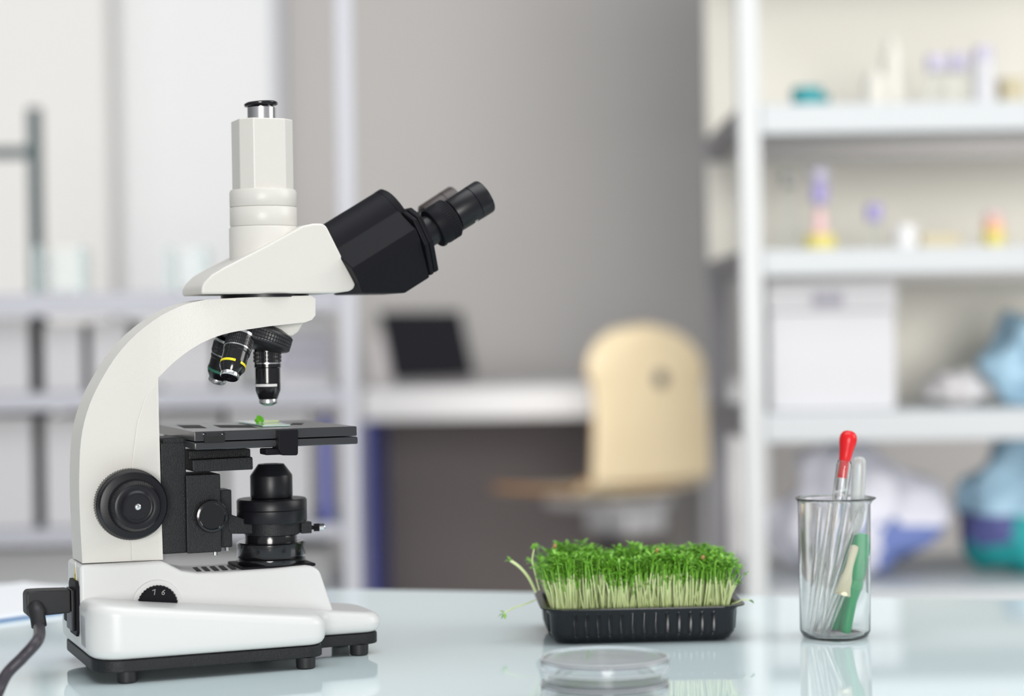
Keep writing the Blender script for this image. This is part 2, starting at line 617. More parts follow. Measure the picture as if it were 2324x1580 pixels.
bm = bmesh.new()
sec = section(-.0005, .026, -.0775, -.040)
lo = [bm.verts.new(eb(-.012, a, b)) for a, b in sec]
hi = [bm.verts.new(eb(.0525 + .09 * a, a, b)) for a, b in sec]
bm.faces.new(lo[::-1])
bm.faces.new(hi)
for i in range(len(sec)):
    j = (i + 1) % len(sec)
    bm.faces.new((lo[i], lo[j], hi[j], hi[i]))
zcut = mp(880, 666, -.02).z
bmesh.ops.bisect_plane(bm, geom=bm.verts[:] + bm.edges[:] + bm.faces[:], plane_co=(0, 0, zcut), plane_no=(0, 0, -1), clear_outer=True)
bmesh.ops.holes_fill(bm, edges=[e for e in bm.edges if len(e.link_faces) == 1])
finish(bm, 'eyepiece_block', M['black'], ms, bevel=.0012, seg=2, sharp=30)
# round cap at the front of the upper barrel, and end plates
finish(lathe([(0, 0), (.0262, 0), (.0262, .0045), (.0245, .006), (0, .006)], 56, eb(.0500, -.0265, 0), t_), 'barrel_rim', M['black'], ms)
# hinge slit on the upper barrel
finish(lathe([(.0262, 0), (.0266, 0), (.0266, .0010), (.0262, .0010)], 20, eb(.022, -.0265, 0), t_, arc=(R(-85), R(-30))), 'hinge_slit', M['slot'], ms)


def plate(s0, s1, grow, name):
    q = [(-.0300, -.020)] + [(-.0285 + .0, -.0270)] + [(-.036, -.0455 - grow), (-.050, -.0445 - grow), (-.0765, -.027 - grow), (-.0765, .027 + grow), (-.050, .0445 + grow), (-.036, .0455 + grow), (-.0285, .027), (-.0300, .020)]
    q = [(-.022, -.0300), (-.030, -.0445 - grow), (-.052, -.0450 - grow), (-.0765, -.027 - grow), (-.0765, .027 + grow), (-.052, .0450 + grow), (-.030, .0445 + grow), (-.022, .0300)]
    bm = bmesh.new()
    a = [bm.verts.new(eb(s0 + .09 * x, x, y)) for x, y in q]
    b = [bm.verts.new(eb(s1 + .09 * x, x, y)) for x, y in q]
    bm.faces.new(a[::-1])
    bm.faces.new(b)
    for i in range(len(q)):
        j = (i + 1) % len(q)
        bm.faces.new((a[i], a[j], b[j], b[i]))
    return finish(bm, name, M['black'], ms, bevel=.0012, seg=2)


plate(.0530, .0570, .0004, 'end_plate')
plate(.0575, .0620, -.0006, 'end_plate')
EN = -.0455                     # eyepiece axis height in the block's section


def eyepiece(v, diopter):
    o = eb(.0578, EN, v)
    e = finish(lathe([(0, -.004), (.0120, -.004), (.0120, .0155), (.0105, .016), (.0105, .038), (0, .038)], 56, o, t_), 'eyepiece', M['blacksat'], ms)
    if diopter:
        d = finish(lathe([(.0118, .008), (.0160, .0085), (.0166, .0095), (.0166, .0180), (.0163, .0182), (.0166, .0184), (.0166, .0252), (.0163, .0254), (.0150, .0268), (.0118, .0270)], 100, o, t_, knurl={6: .0008, 5: .0008}), 'diopter_ring', M['black'], e)
        for k, aa in enumerate((248, 256, 268)):
            finish(lathe([(.0166, .0105 + .001 * k), (.01672, .0105 + .001 * k), (.01672, .0132), (.0166, .0132)], 3, o, t_, arc=(R(aa), R(aa + 2.2))), 'scale_mark', M['whitep'], d)
    else:
        finish(lathe([(.0118, .004), (.0152, .0045), (.0152, .016), (.0118, .017)], 56, o, t_), 'diopter_ring', M['black'], e)
    c = finish(lathe([(.0100, .0285), (.0135, .0285), (.0138, .029), (.0141, .0475), (.0136, .0478), (.0136, .0484), (.0142, .0487), (.0143, .0585), (.0138, .0598), (.0120, .0600), (.0095, .0580), (0, .0580)], 64, o, t_), 'eyecup', M['blacksat'], e)
    if diopter:
        for aa in (238, 250, 257):
            finish(lathe([(.0141, .040), (.01425, .040), (.01425, .0428), (.0141, .0428)], 3, o, t_, arc=(R(aa), R(aa + 3.2))), 'scale_mark', M['whitep'], c)
    else:
        c.data.materials[0] = M['black_refl']
        lbl(c, 'black eyecup of the far eyepiece, with a brownish reflection in its colour')
    return e


eyepiece(-.030, True)
eyepiece(.030, False)

# revolving turret and objectives
AL = R(13)
apex = Vector((.0012, 0, mp(607, 795, 0).z + .0840))
a_ = Vector((-math.sin(AL), 0, -math.cos(AL)))
e_ = Vector((math.cos(AL), 0, -math.sin(AL)))
TT = R(19)
tdir = Vector((-math.sin(TT), 0, -math.cos(TT)))
tc = apex + a_ * .0752 + e_ * .0055
tur = finish(lathe([(0, -.012), (.023, -.012), (.0292, -.009), (.0302, -.0078), (.0302, -.006), (.0295, -.0057), (.0302, -.0054), (.0302, -.0034), (.0295, -.0031), (.0302, -.0028), (.0302, -.0008), (.0295, -.0005), (.0302, -.0002), (.0302, .0014), (.029, .0026), (.021, .0060), (0, .0085)],
                   150, tc, tdir, knurl={k: .0007 for k in (3, 4, 6, 7, 9, 10, 12, 13)}), 'turret', M['knurl'], ms)


def objective(th, L, band, name_lab, o=None, d=None):
    d = Vector(d or (0, 0, -1)).normalized()
    o = o or apex + d * .0812
    s = L
    ob = finish(lathe([(0, 0), (.0104, 0), (.0104, .0160), (.0098, .0166), (.0098, .0165 + s * .48), (.0100, .0166 + s * .48), (.0098, .0168 + s * .72), (.0072, .0168 + s), (0, .0168 + s)], 60, o, d), 'objective', M['blackgloss'], ms)
    lbl(ob, name_lab)
    finish(lathe([(.0100, .0000), (.0106, .0002), (.0106, .0022), (.0100, .0024)], 60, o, d), 'trim_ring', M['steel'], ob)
    finish(lathe([(.0098, .0036), (.0108, .0040), (.0108, .0062), (.0102, .0066), (.0108, .0070), (.0108, .0092), (.0102, .0096), (.0108, .0100), (.0108, .0118), (.0098, .0122)], 84, o, d, knurl={k: .0008 for k in (1, 2, 4, 5, 7, 8)}), 'knurled_grip', M['knurl'], ob)
    finish(lathe([(.0098, .0122), (.0106, .0124), (.0106, .0134), (.0099, .0136)], 60, o, d), 'trim_ring', M['steel'], ob)
    h = .0165 + s * .52
    for a0, a1 in ((-120, 25), (50, 140)):
        finish(lathe([(.0099, h), (.01008, h), (.01008, h + .0020), (.0099, h + .0020)], 40, o, d, arc=(R(a0 + band[1]), R(a1 + band[1]))), 'magnification_band', M[band[0]], ob)
    finish(lathe([(0, .0166 + s), (.0070, .0166 + s), (.0073, .0178 + s), (.0073, .0196 + s), (.0066, .0202 + s), (.0064, .0200 + s), (0, .0200 + s)], 48, o, d), 'tip_ring', M['steel'], ob)
    if band[0] == 'whitep':
        finish(lathe([(.0062, .0198 + s), (.0058, .0206 + s), (.0034, .0219 + s), (0, .0222 + s)], 40, o, d), 'front_lens', M['lens'], ob)
    else:
        finish(lathe([(.0064, .0200 + s), (.0062, .0206 + s), (.0024, .0206 + s), (.0022, .0196 + s), (0, .0196 + s)], 40, o, d), 'front_lens', M['black'], ob)
    return ob


objective(0.0, .0240, ('whitep', 0), 'upright objective with a white band')
objective(0.0, .0172, ('yellow', 0), 'tilted objective with a yellow band', mp(548, 760, -.021), (-.36, -.36, -.869))
objective(0.0, .0165, ('greenp', 0), 'tilted objective with a dark green band, behind', mp(519, 768, .013), (-.19, .34, -.92))

# stage: plate, slide rail, slots, holder
sv = -.062
ps0, ps1 = mp(441, 980, sv), mp(810, 968, sv)
su0, su1 = ps0.x, ps1.x
zt = (ps0.z + ps1.z) / 2
zm = mp(441, 1004, sv).z
zb = mp(441, 1022, sv).z
S0, S1 = sv, .080
st = finish(prism_uv([(su0, S0), (su1, S0), (su1 - .0005, S1), (su0 + .004, S1)], zm + .0004, zt), 'stage', M['stage'], ms, bevel=.0008, seg=2)
finish(prism_uv([(su0, S0 - .0006), (su1 + .0006, S0 - .0006), (su1, S1 - .004), (su0 + .006, S1 - .004)], zb, zm - .0002), 'stage_underplate', M['stage'], st, bevel=.0012, seg=2)
for (x0, x1, y0, y1) in ((400, 452, 965, 972), (483, 566, 965, 971), (664, 690, 960.5, 964.5)):
    p, q = mz(x0, y0, zt), mz(x1, y0, zt)
    r_, s_ = mz(x1 + (18 if x0 < 600 else -6), y1, zt), mz(x0 + (18 if x0 < 600 else -6), y1, zt)
    finish(prism_uv([(p.x, p.y), (s_.x, s_.y), (r_.x, r_.y), (q.x, q.y)], zt - .0006, zt + .00012), 'stage_slot', M['slot'], st)
finish(pbox(463, 982, 511, 1003, sv - .0009, sv + .003), 'hinge_block', M['blacktex'], st, bevel=.0006, seg=2)
finish(pbox(464, 991, 510, 1004, sv - .0012, sv - .0002), 'hinge_gap', M['slot'], st)
for x in (464, 506):
    p = mp(x, 986, sv)
    finish(lathe([(0, 0), (.0014, 0), (.0014, .003), (.0007, .0033), (0, .0033)], 20, (p.x, sv + .0016, p.z), (0, -1, 0)), 'hinge_screw', M['blackgloss'], st)
finish(prism_uz(prof([(632, 977), (677, 975), (677, 1030), (674, 1034), (641, 1034), (632, 1020)], sv - .008), sv - .008, sv + .010), 'stage_clamp', M['black'], st, bevel=.0012, seg=2)
finish(pbox(603, 1019, 640, 1033, sv - .004, sv + .014), 'clamp_foot', M['black'], st, bevel=.001, seg=2)
# bracket under the stage and the focus column
finish(pbox(366, 1004, 424, 1257, -.0185, .0185), 'focus_carriage', M['blacktex'], ms, bevel=.0014, seg=2)
finish(pbox(370, 993, 445, 1006, -.0185, .0185), 'carriage_lip', M['blacktex'], ms, bevel=.001, seg=2)
finish(pbox(428, 1021, 569, 1046, -.012, .024), 'stage_support', M['blacktex'], ms, bevel=.001, seg=2)
finish(prism_uz(prof([(436, 1044), (574, 1037), (575, 1066), (446, 1072), (437, 1070)], -.024), -.024, .024), 'stage_bracket', M['blacktex'], ms, bevel=.0012, seg=2)
finish(pbox(423, 1077, 502, 1255, -.023, .016), 'condenser_block', M['blacktex'], ms, bevel=.0012, seg=2)
finish(pbox(501, 1112, 527, 1243, -.010, .012), 'condenser_rail', M['blacktex'], ms, bevel=.001, seg=2)
kc = mp(478, 1171, -.027)
cn = finish(lathe([(0, 0), (.0118, 0), (.0126, .0008), (.0126, .0085), (.0118, .0100), (.0102, .0104), (.0094, .0096), (0, .0096)], 64, (kc.x, -.0228, kc.z), (0, -1, 0), knurl={2: .0004, 3: .0004}), 'condenser_knob', M['blackgloss'], ms)
finish(lathe([(0, 0), (.0018, 0), (.0018, .004), (0, .004)], 16, (mp(488, 1257, -.012).x, -.012, mp(488, 1260, -.012).z)), 'stop_pin', M['steel'], ms)
finish(lathe([(0, 0), (.0019, 0), (.0019, .004), (0, .004)], 6, (mp(515, 1247, 0).x, 0, mp(515, 1250, 0).z)), 'stop_pin', M['steel'], ms)
# condenser
cz = lambda y: mp(614, y, 0).z
finish(prism_uz(prof([(518, 1166), (586, 1188), (586, 1212), (524, 1212), (518, 1200)], -.0105), -.0105, .0105), 'condenser_fork', M['blacktex'], ms, bevel=.0008, seg=2)
cu_ = .0026
cd = finish(lathe([(0, cz(1052)), (.0060, cz(1052)), (.0064, cz(1053)), (.0100, cz(1053)), (.0160, cz(1077)), (.0164, cz(1080)), (.0164, cz(1124)), (.0160, cz(1128)), (.0150, cz(1130)),
                   (.0262, cz(1131)), (.0272, cz(1135)), (.0272, cz(1154)), (.0268, cz(1155.3)), (.0272, cz(1156.6)), (.0272, cz(1181)), (.0266, cz(1184)), (0, cz(1184))][::-1], 72, (cu_, 0, 0)), 'condenser', M['blacksat'], ms)
finish(lathe([(0, cz(1184)), (.0215, cz(1184)), (.0215, cz(1211)), (.0205, cz(1213)), (0, cz(1213))][::-1], 64, (cu_, 0, 0)), 'condenser_collar', M['blacktex'], ms)
finish(pbox(684, 1185, 708, 1211, -.006, .006), 'screw_lug', M['blacktex'], ms, bevel=.0006, seg=2)
sc_o = mp(700, 1198, -.001)
lv = finish(lathe([(0, 0), (.0016, 0), (.0016, .004), (.0030, .0042), (.0030, .0085), (0, .0085)], 40, (sc_o.x, -.001, sc_o.z), (.98, -.20, 0), knurl={3: .0003, 4: .0003}), 'clamp_screw', M['black'], ms)
finish(lathe([(.0031, .0085), (.0031, .0122), (.0026, .0128), (0, .0128)], 32, (sc_o.x, -.001, sc_o.z), (.98, -.20, 0)), 'screw_tip', M['chrome'], lv)
# field lens ring on the lamp housing
lu = .0015
finish(lathe([(0, cz(1210)), (.0200, cz(1210)), (.0203, cz(1212)), (.0203, cz(1229)), (.0190, cz(1231)), (0, cz(1231))][::-1], 64, (lu, 0, 0)), 'iris_ring', M['blackgloss'], ms)
finish(lathe([(0, cz(1228)), (.0255, cz(1228)), (.0268, cz(1231)), (.0268, cz(1257)), (.0262, cz(1262)), (.0252, cz(1264)), (.0264, cz(1266)), (.0266, cz(1273)), (.0258, cz(1277)), (0, cz(1277))][::-1], 72, (lu, 0, 0)), 'lamp_ring', M['blackgloss'], ms)
for a in (-128, -52):
    p = Vector((lu + .0266 * math.cos(R(a)), .0266 * math.sin(R(a)), cz(1247)))
    finish(lathe([(0, 0), (.0014, 0), (.0014, .0007), (0, .0007)], 18, p, (math.cos(R(a)), math.sin(R(a)), 0)), 'set_screw', M['slot'], ms)
pl = [(lu - .029, -.024), (lu + .029, -.024), (lu + .029, .024), (lu - .029, .024)]
finish(prism_uv(pl, .0712, cz(1276)), 'lamp_plate', M['black'], ms, bevel=.001, seg=2)
# coarse and fine focus knobs on both sides
for sgn in (-1, 1):
    kz = .1262
    ku = -.1130
    kb = finish(lathe([(0, 0), (.0255, 0), (.0266, .0010), (.0266, .0100), (.0262, .0108), (.0257, .0115), (.0257, .0170), (.0245, .0190), (.0205, .0200), (0, .0200)], 160, (ku, sgn * .0213, kz), (0, sgn, 0), knurl={2: .0009, 3: .0009}), 'coarse_focus_knob', M['blacksat'], ms)
    fk = finish(lathe([(0, .0195), (.0196, .0195), (.0196, .0225), (.0186, .0290), (.0165, .0330), (.0150, .0336), (.0122, .0330), (.0108, .0345), (.0104, .0348), (.0096, .0345), (.0094, .0340), (0, .0340)], 150, (ku, sgn * .0213, kz), (0, sgn, 0), knurl={1: .0005, 2: .0006, 3: .0006}), 'fine_focus_knob', M['blacksat'], kb)
    finish(lathe([(0, .0338), (.0021, .0338), (.0021, .0344), (.0014, .0349), (0, .0349)], 24, (ku, sgn * .0213, kz), (0, sgn, 0)), 'knob_screw', M['chrome'], fk)
# rear: power inlet, rocker switch, warning triangle, rating label
ru = -.1512


def rearbox(y0, y1, z0, z1, t0, t1):
    return box(ru - t1, ru - t0, y0, y1, z0, z1)


iz = mp(160, 1380, -.012).z
hexa = [(-.0245, iz - .017), (-.0245, iz + .017), (-.0205, iz + .0205), (.0045, iz + .0205), (.0085, iz + .017), (.0085, iz - .017), (.0045, iz - .0205), (-.0205, iz - .0205)]
inl = finish(prism(hexa, lambda a, b: (ru + .001, a, b), lambda a, b: (ru - .0024, a, b)), 'power_inlet', M['black'], ms, bevel=.0006, seg=2)
finish(rearbox(-.0195, .0035, iz - .0165, iz + .014, .0024, .0052), 'socket_shroud', M['blacksat'], inl, bevel=.0006, seg=2)
sw = finish(rearbox(.012, .0225, .0365, .056, -.0005, .0042), 'rocker_switch', M['black'], ms, bevel=.0008, seg=2)
rot = Matrix(((0, 0, -1), (-1, 0, 0), (0, 1, 0))).to_4x4()
text('O', .005, M['whitep'], sw, Matrix.Translation((ru - .0043, .0150, .050)) @ rot, 'switch_mark')
text('-', .006, M['whitep'], sw, Matrix.Translation((ru - .0043, .0200, .0505)) @ rot, 'switch_mark')
tz = mp(161, 1325, -.010).z
tri = finish(prism([(-.0145, tz), (-.0035, tz), (-.009, tz + .0160)], lambda a, b: (ru + .0004, a, b), lambda a, b: (ru - .0002, a, b)), 'warning_sticker', M['whitep'], ms)
finish(prism([(-.0132, tz + .0008), (-.0048, tz + .0008), (-.009, tz + .0130)], lambda a, b: (ru, a, b), lambda a, b: (ru - .0003, a, b)), 'warning_triangle', M['yellow'], tri)
text('!', .0055, M['black'], tri, Matrix.Translation((ru - .0004, -.009, tz + .0050)) @ rot, 'warning_mark')
finish(rearbox(-.0485, -.030, .0225, .047, .0, .0003), 'rating_label', M['sticker'], ms)

# ------------------------------------------------------------------ power cord plugged into the microscope
cordt = thing('power_cord', 'black power cord plugged into the back of the microscope', 'cable', (MX, MY, TZ), PHI)
pz = mp(105, 1366, -.01).z
finish(prism_uz([(ru - .0053, pz - .0085), (ru - .0053, pz + .0085), (ru - .026, pz + .0092), (ru - .0355, pz + .0092), (ru - .0375, pz + .0070), (ru - .0375, pz - .0080), (ru - .0345, pz - .0105), (ru - .026, pz - .0092)], -.0185, .0025), 'plug', M['rubber'], cordt, bevel=.0016, seg=2)
ex = Vector((ru - .031, -.0165, pz - .003))
c0 = loc_m(at_y(98, 1420, 1.395))
c1 = loc_m(at_y(86, 1452, 1.385))
c2 = loc_m(at_y(52, 1492, 1.375))
c3 = loc_m(at_y(14, 1532, 1.37))
c4 = loc_m(at_z(-16, 1592, .0046))
c5 = loc_m(at_z(-60, 1640, .0042))
finish(tube(smooth_path([ex, ex + Vector((0, -.008, -.004)), ex + Vector((.0005, -.013, -.012))], 6), [.0062] * 7 + [.0056] * 6, 20), 'strain_relief', M['rubber'], cordt)
finish(tube(smooth_path([ex, ex + Vector((0, -.008, -.004)), ex + Vector((.0005, -.013, -.012)), c1, c2, c3, c4, c5, c5 + Vector((-.1, .02, 0))], 10), .0042, 16), 'cord', M['cable'], cordt)

# ------------------------------------------------------------------ glass slide and sprout on the stage
qa, qb, qc, qd = mz(540, 960, zt), mz(596, 969.5, zt), mz(659, 968, zt), mz(607, 957, zt)
ctr = (qa + qb + qc + qd) / 4
finish_sl = finish(prism_uv([(q.x - ctr.x, q.y - ctr.y) for q in (qa, qb, qc, qd)], 0.0, .0012), 'microscope_slide', M['slideglass'], bevel=.0002, seg=1)
wc_ = Matrix.Rotation(PHI, 4, 'Z') @ Vector((ctr.x, ctr.y, 0))
finish_sl.location = (MX + wc_.x, MY + wc_.y, TZ + zt + .0002)
finish_sl.rotation_euler = (0, 0, PHI)
tag(finish_sl, 'small green-tinted glass slide lying on the microscope stage', 'microscope slide')


def add_leaf(bm, o, d, up, L, W, cup=.25, k=5):
    """one rounded leaf blade with a midrib fold"""
    d = d.normalized()
    s = d.cross(up).normalized()
    up = s.cross(d).normalized()
    mid, le, ri = [], [], []
    for i in range(k + 1):
        t = i / k
        wv = W * (math.sin(math.pi * min(1, t * .96 + .04)) ** .75) * .5
        c = o + d * (L * t) + up * (-cup * L * t * t * .6)
        mid.append(bm.verts.new(c))
        le.append(bm.verts.new(c + s * wv + up * wv * .35))
        ri.append(bm.verts.new(c - s * wv + up * wv * .35))
    for i in range(k):
        for a, b in ((mid, le), (ri, mid)):
            f = bm.faces.new((a[i], a[i + 1], b[i + 1], b[i]))
            f.smooth = True


sps = thing('cress_sprout', 'tiny two-leaved cress sprout lying on the glass slide', 'sprout', (finish_sl.location.x, finish_sl.location.y, TZ + zt + .0014), PHI)
lo_ = Matrix.Rotation(-PHI, 4, 'Z')
bm = bmesh.new()
for (dx, dz, L, W, tilt) in ((-.35, .9, .0056, .0052, 0), (.55, .85, .0044, .0042, .1), (-.95, .25, .0046, .0042, .1), (.85, .35, .0038, .0036, -.1)):
    d = Vector((dx, -.25 + tilt, dz))
    add_leaf(bm, Vector((-.004, -.001, .0011)), d, Vector((0, -1, .25)), L, W, .1, 8)
finish(bm, 'leaf', M['leafd'], sps)
finish(tube(smooth_path([(-.004, -.001, .0008), (.004, .0, .0010), (.012, .001, .0009)], 5), .0007, 8), 'stem', M['stem'], sps)

# ------------------------------------------------------------------ cress in its black tray
tr0 = at_z(1262, 1465, 0)
tr1 = at_z(1672, 1462, 0)
tang = R(2.5)
TX, TY = .0995, 1.637
tray = thing('seed_tray', 'black ribbed plastic tray full of cress', 'tray', (TX, TY, TZ), tang)


def rrect(hx, hy, r, n, ribs=0, depth=0.0, per=3):
    pts = []
    for sx, sy, a0 in ((1, -1, -90), (1, 1, 0), (-1, 1, 90), (-1, -1, 180)):
        for i in range(n + 1):
            a = R(a0 + 90 * i / n)
            pts.append((sx * (hx - r) + r * math.cos(a), sy * (hy - r) + r * math.sin(a)))
    return pts


def ribbed(hx, hy, r, depth):
    """closed outline; straight sides carry a fixed count of flutes"""
    pts = []
    arcs = ((1, -1, -90), (1, 1, 0), (-1, 1, 90), (-1, -1, 180))
    side_n = (9, 13, 9, 13)
    for q, (sx, sy, a0) in enumerate(arcs):
        for i in range(7):
            a = R(a0 + 15 * i)
            pts.append((sx * (hx - r) + r * math.cos(a), sy * (hy - r) + r * math.sin(a)))
        nx_ = arcs[(q + 1) % 4]
        p0 = Vector(pts[-1])
        p1 = Vector((nx_[0] * (hx - r) + r * math.cos(R(nx_[2])), nx_[1] * (hy - r) + r * math.sin(R(nx_[2]))))
        t = (p1 - p0)
        nrm = Vector((t.y, -t.x)).normalized()
        k = side_n[q]
        for i in range(k):
            for (f, d) in ((.04, 0), (.28, 0), (.42, 1), (.58, 1), (.72, 0), (.96, 0)):
                p = p0 + t * ((i + f) / k) + nrm * (depth * d)
                pts.append((p.x, p.y))
    return pts


def loft(levels, bm, close_bottom=False):
    rings = [[bm.verts.new((x, y, z)) for x, y in pl_] for pl_, z in levels]
    n = len(rings[0])
    for a, b in zip(rings, rings[1:]):
        for i in range(n):
            j = (i + 1) % n
            bm.faces.new((a[i], a[j], b[j], b[i]))
    if close_bottom:
        bm.faces.new(rings[0][::-1])
    return rings


HX, HY = .0755, .0535
bm = bmesh.new()
loft([(ribbed(HX - .0085, HY - .0085, .012, 0), 0.0), (ribbed(HX - .0050, HY - .0050, .013, .0002), .0016), (ribbed(HX - .0020, HY - .0020, .014, .0016), .0060),
      (ribbed(HX - .0016, HY - .0016, .014, .0002), .0072), (ribbed(HX - .0014, HY - .0014, .014, .0016), .0082),
      (ribbed(HX - .0002, HY - .0002, .015, .0016), .0232), (ribbed(HX + .0006, HY + .0006, .015, 0), .0243), (ribbed(HX + .0012, HY + .0012, .015, 0), .0262),
      (ribbed(HX + .0020, HY + .0020, .016, 0), .0280), (ribbed(HX + .0060, HY + .0060, .019, 0), .0286), (ribbed(HX + .0068, HY + .0068, .019, 0), .0282), (ribbed(HX + .0068, HY + .0068, .019, 0), .0292), (ribbed(HX + .0012, HY + .0012, .015, 0), .0293),
      (ribbed(HX - .0004, HY - .0004, .014, 0), .0270), (ribbed(HX - .0036, HY - .0036, .013, 0), .0060)], bm, True)
bm.faces.new([v for v in bm.verts][-len(ribbed(HX, HY, .01, 0)):])
finish(bm, 'tray_shell', M['tray'], tray, sharp=50)
bm = prism_uv(rrect(HX - .0030, HY - .0030, .012, 6), .0085, .0235)
finish(bm, 'growing_medium', M['soil'], tray, bevel=.001, seg=1)


def sprout(vs, fs, mi, base, top, bend, r0, r1, nl, leafscale, rng, low=False):
    """a bent stem with a crown of narrow lobed leaves, into plain lists"""
    K, Nn = 5, 5
    pts = []
    for i in range(K):
        t = i / (K - 1)
        pts.append(base.lerp(top, t) + bend * (math.sin(math.pi * t) * .5) + bend * (-.35 * t * t))
    i0 = len(vs)
    for i, p in enumerate(pts):
        r = r0 + (r1 - r0) * i / (K - 1)
        for k in range(Nn):
            a = 2 * math.pi * k / Nn
            vs.append((p.x + r * math.cos(a), p.y + r * math.sin(a), p.z))
    for i in range(K - 1):
        for k in range(Nn):
            a, b = i0 + i * Nn + k, i0 + i * Nn + (k + 1) % Nn
            fs.append((a, b, b + Nn, a + Nn))
            mi.append(0 if i < 3 else 1)
    tip = pts[-1]
    d0 = (pts[-1] - pts[-2]).normalized()
    a0 = rng.random() * 6.28
    for q in range(nl):
        az = a0 + q * 2 * math.pi / nl + rng.uniform(-.4, .4)
        el = rng.uniform(.1, .75)
        stalk = Vector((math.cos(az) * math.cos(el), math.sin(az) * math.cos(el), math.sin(el))) + d0 * .3
        stalk.normalize()
        root = tip + stalk * (.0030 * leafscale)
        # petiole
        lobe(vs, fs, mi, tip, stalk, .0036 * leafscale, .0007, -.1, rng)
        for ll, sw_ in ((0, 0), (1, .75), (-1, -.75)):
            side = stalk.cross(Vector((0, 0, 1))).normalized()
            dd = (stalk * math.cos(sw_) + side * math.sin(sw_)).normalized()
            dd.z -= rng.uniform(.0, .45)
            L = (.0058 if ll == 0 else .0046) * leafscale * rng.uniform(.8, 1.2)
            lobe(vs, fs, mi, root, dd.normalized(), L, L * .40, rng.uniform(.05, .5), rng)


def lobe(vs, fs, mi, o, d, L, W, droop, rng):
    s = d.cross(Vector((0, 0, 1)))
    s = s.normalized() if s.length > 1e-4 else Vector((1, 0, 0))
    up = s.cross(d)
    i0 = len(vs)
    prof_ = ((0, .15), (.35, .85), (.7, 1.0), (1.0, .1))
    for t, wv in prof_:
        c = o + d * (L * t) - up * (droop * L * t * t * .5)
        hw = W * .5 * wv
        for p in (c - s * hw + up * hw * .45, c, c + s * hw + up * hw * .45):
            vs.append((p.x, p.y, p.z))
    for i in range(3):
        for k in range(2):
            a = i0 + i * 3 + k
            fs.append((a, a + 1, a + 4, a + 3))
            mi.append(1)


def mesh_obj(name, vs_, fs_, mi_, mats, parent=None):
    me = bpy.data.meshes.new(name)
    me.from_pydata(vs_, [], fs_)
    for m_ in mats:
        me.materials.append(m_)
    me.polygons.foreach_set('material_index', mi_)
    me.polygons.foreach_set('use_smooth', [True] * len(fs_))
    o = bpy.data.objects.new(name, me)
    C.objects.link(o)
    o.parent = parent
    return o


rng = random.Random(21)
vs_, fs_, mi_ = [], [], []
cnt = 0
while cnt < 1700:
    x = rng.uniform(-HX + .004, HX - .006)
    y = rng.uniform(-HY + .006, HY - .006)
    if abs(x) > HX - .014 and abs(y) > HY - .014 and math.hypot(abs(x) - HX + .014, abs(y) - HY + .014) > .0105:
        continue
    h = .0365 + .007 * noise.noise(Vector((x * 28, y * 28, 3.1))) + rng.gauss(0, .003)
    ex_ = max(0, abs(x) - HX * .8) / (HX * .2)
    ey_ = max(0, abs(y) - HY * .75) / (HY * .25)
    h -= .004 * ex_ + .002 * ey_
    if x < -.03:
        h += .003 * (1 - ex_)
    if rng.random() < .42:
        h *= rng.uniform(.58, .95)
    out_ = Vector((math.copysign(ex_, x) * .007 + (x / HX) * .002, math.copysign(ey_, y) * .004, 0))
    top = Vector((x, y, .0235 + max(.014, h))) + out_ + Vector((rng.gauss(0, .003), rng.gauss(0, .003), 0))
    bend = Vector((rng.gauss(0, .003), rng.gauss(0, .003), 0))
    sprout(vs_, fs_, mi_, Vector((x, y, .0225)), top, bend, .00075, .0005, rng.choice((2, 2, 3)), rng.uniform(.75, 1.15), rng)
    cnt += 1
cress = mesh_obj('cress', vs_, fs_, mi_, [M['stem'], M['leaf']])
cress.location = (TX, TY, TZ)
cress.rotation_euler = (0, 0, tang)
tag(cress, 'dense bed of green cress growing from the black tray', 'cress', kind='stuff')
# stragglers leaning out of the tray
Tm = Matrix.Translation((TX, TY, TZ)) @ Matrix.Rotation(tang, 4, 'Z')
Ti = Tm.inverted()
for (base, path, lab) in (
        (at_y(1216, 1344, 1.63), [at_y(1200, 1312, 1.625), at_y(1180, 1288, 1.622), at_y(1158, 1272, 1.62)], 'thick pale cress sprout leaning out over the tray corner'),
        (at_y(1224, 1340, 1.62), [at_y(1214, 1300, 1.62), at_y(1208, 1272, 1.62), at_y(1212, 1246, 1.62)], 'tall cress sprout at the left end of the bed'),
        (at_y(1214, 1362, 1.62), [at_y(1190, 1372, 1.61), at_y(1166, 1380, 1.605), at_y(1143, 1393, 1.60)], 'thin cress sprout hanging down over the tray rim'),
        (at_y(1640, 1376, 1.60), [at_y(1655, 1345, 1.595), at_y(1663, 1330, 1.594), at_y(1672, 1322, 1.593)], 'thin cress sprout curving up at the right end'),
        (at_y(1660, 1372, 1.60), [at_y(1675, 1366, 1.60), at_y(1686, 1361, 1.60), at_y(1700, 1362, 1.60)], 'low cress sprout lying on the right tray rim')):
    ts = thing('cress_sprout', lab, 'sprout', base, 0)
    pts = [Vector((0, 0, 0))] + [p - base for p in path]
    rr = .0012 if 'thick' in lab else .0006
    finish(tube(smooth_path(pts, 5), rr, 7), 'stem', M['stem'], ts)
    v2, f2, m2 = [], [], []
    tip = pts[-1]
    dd0 = (pts[-1] - pts[-2]).normalized()
    for q in range(5):
        d = (dd0 + Vector((rng.uniform(-.9, .9), rng.uniform(-.9, .9), rng.uniform(-.6, .6)))).normalized()
        lobe(v2, f2, m2, tip - dd0 * .001, d, .0058, .0026, .3, rng)
    mesh_obj('leaf', v2, f2, [0] * len(f2), [M['leaf']], ts)
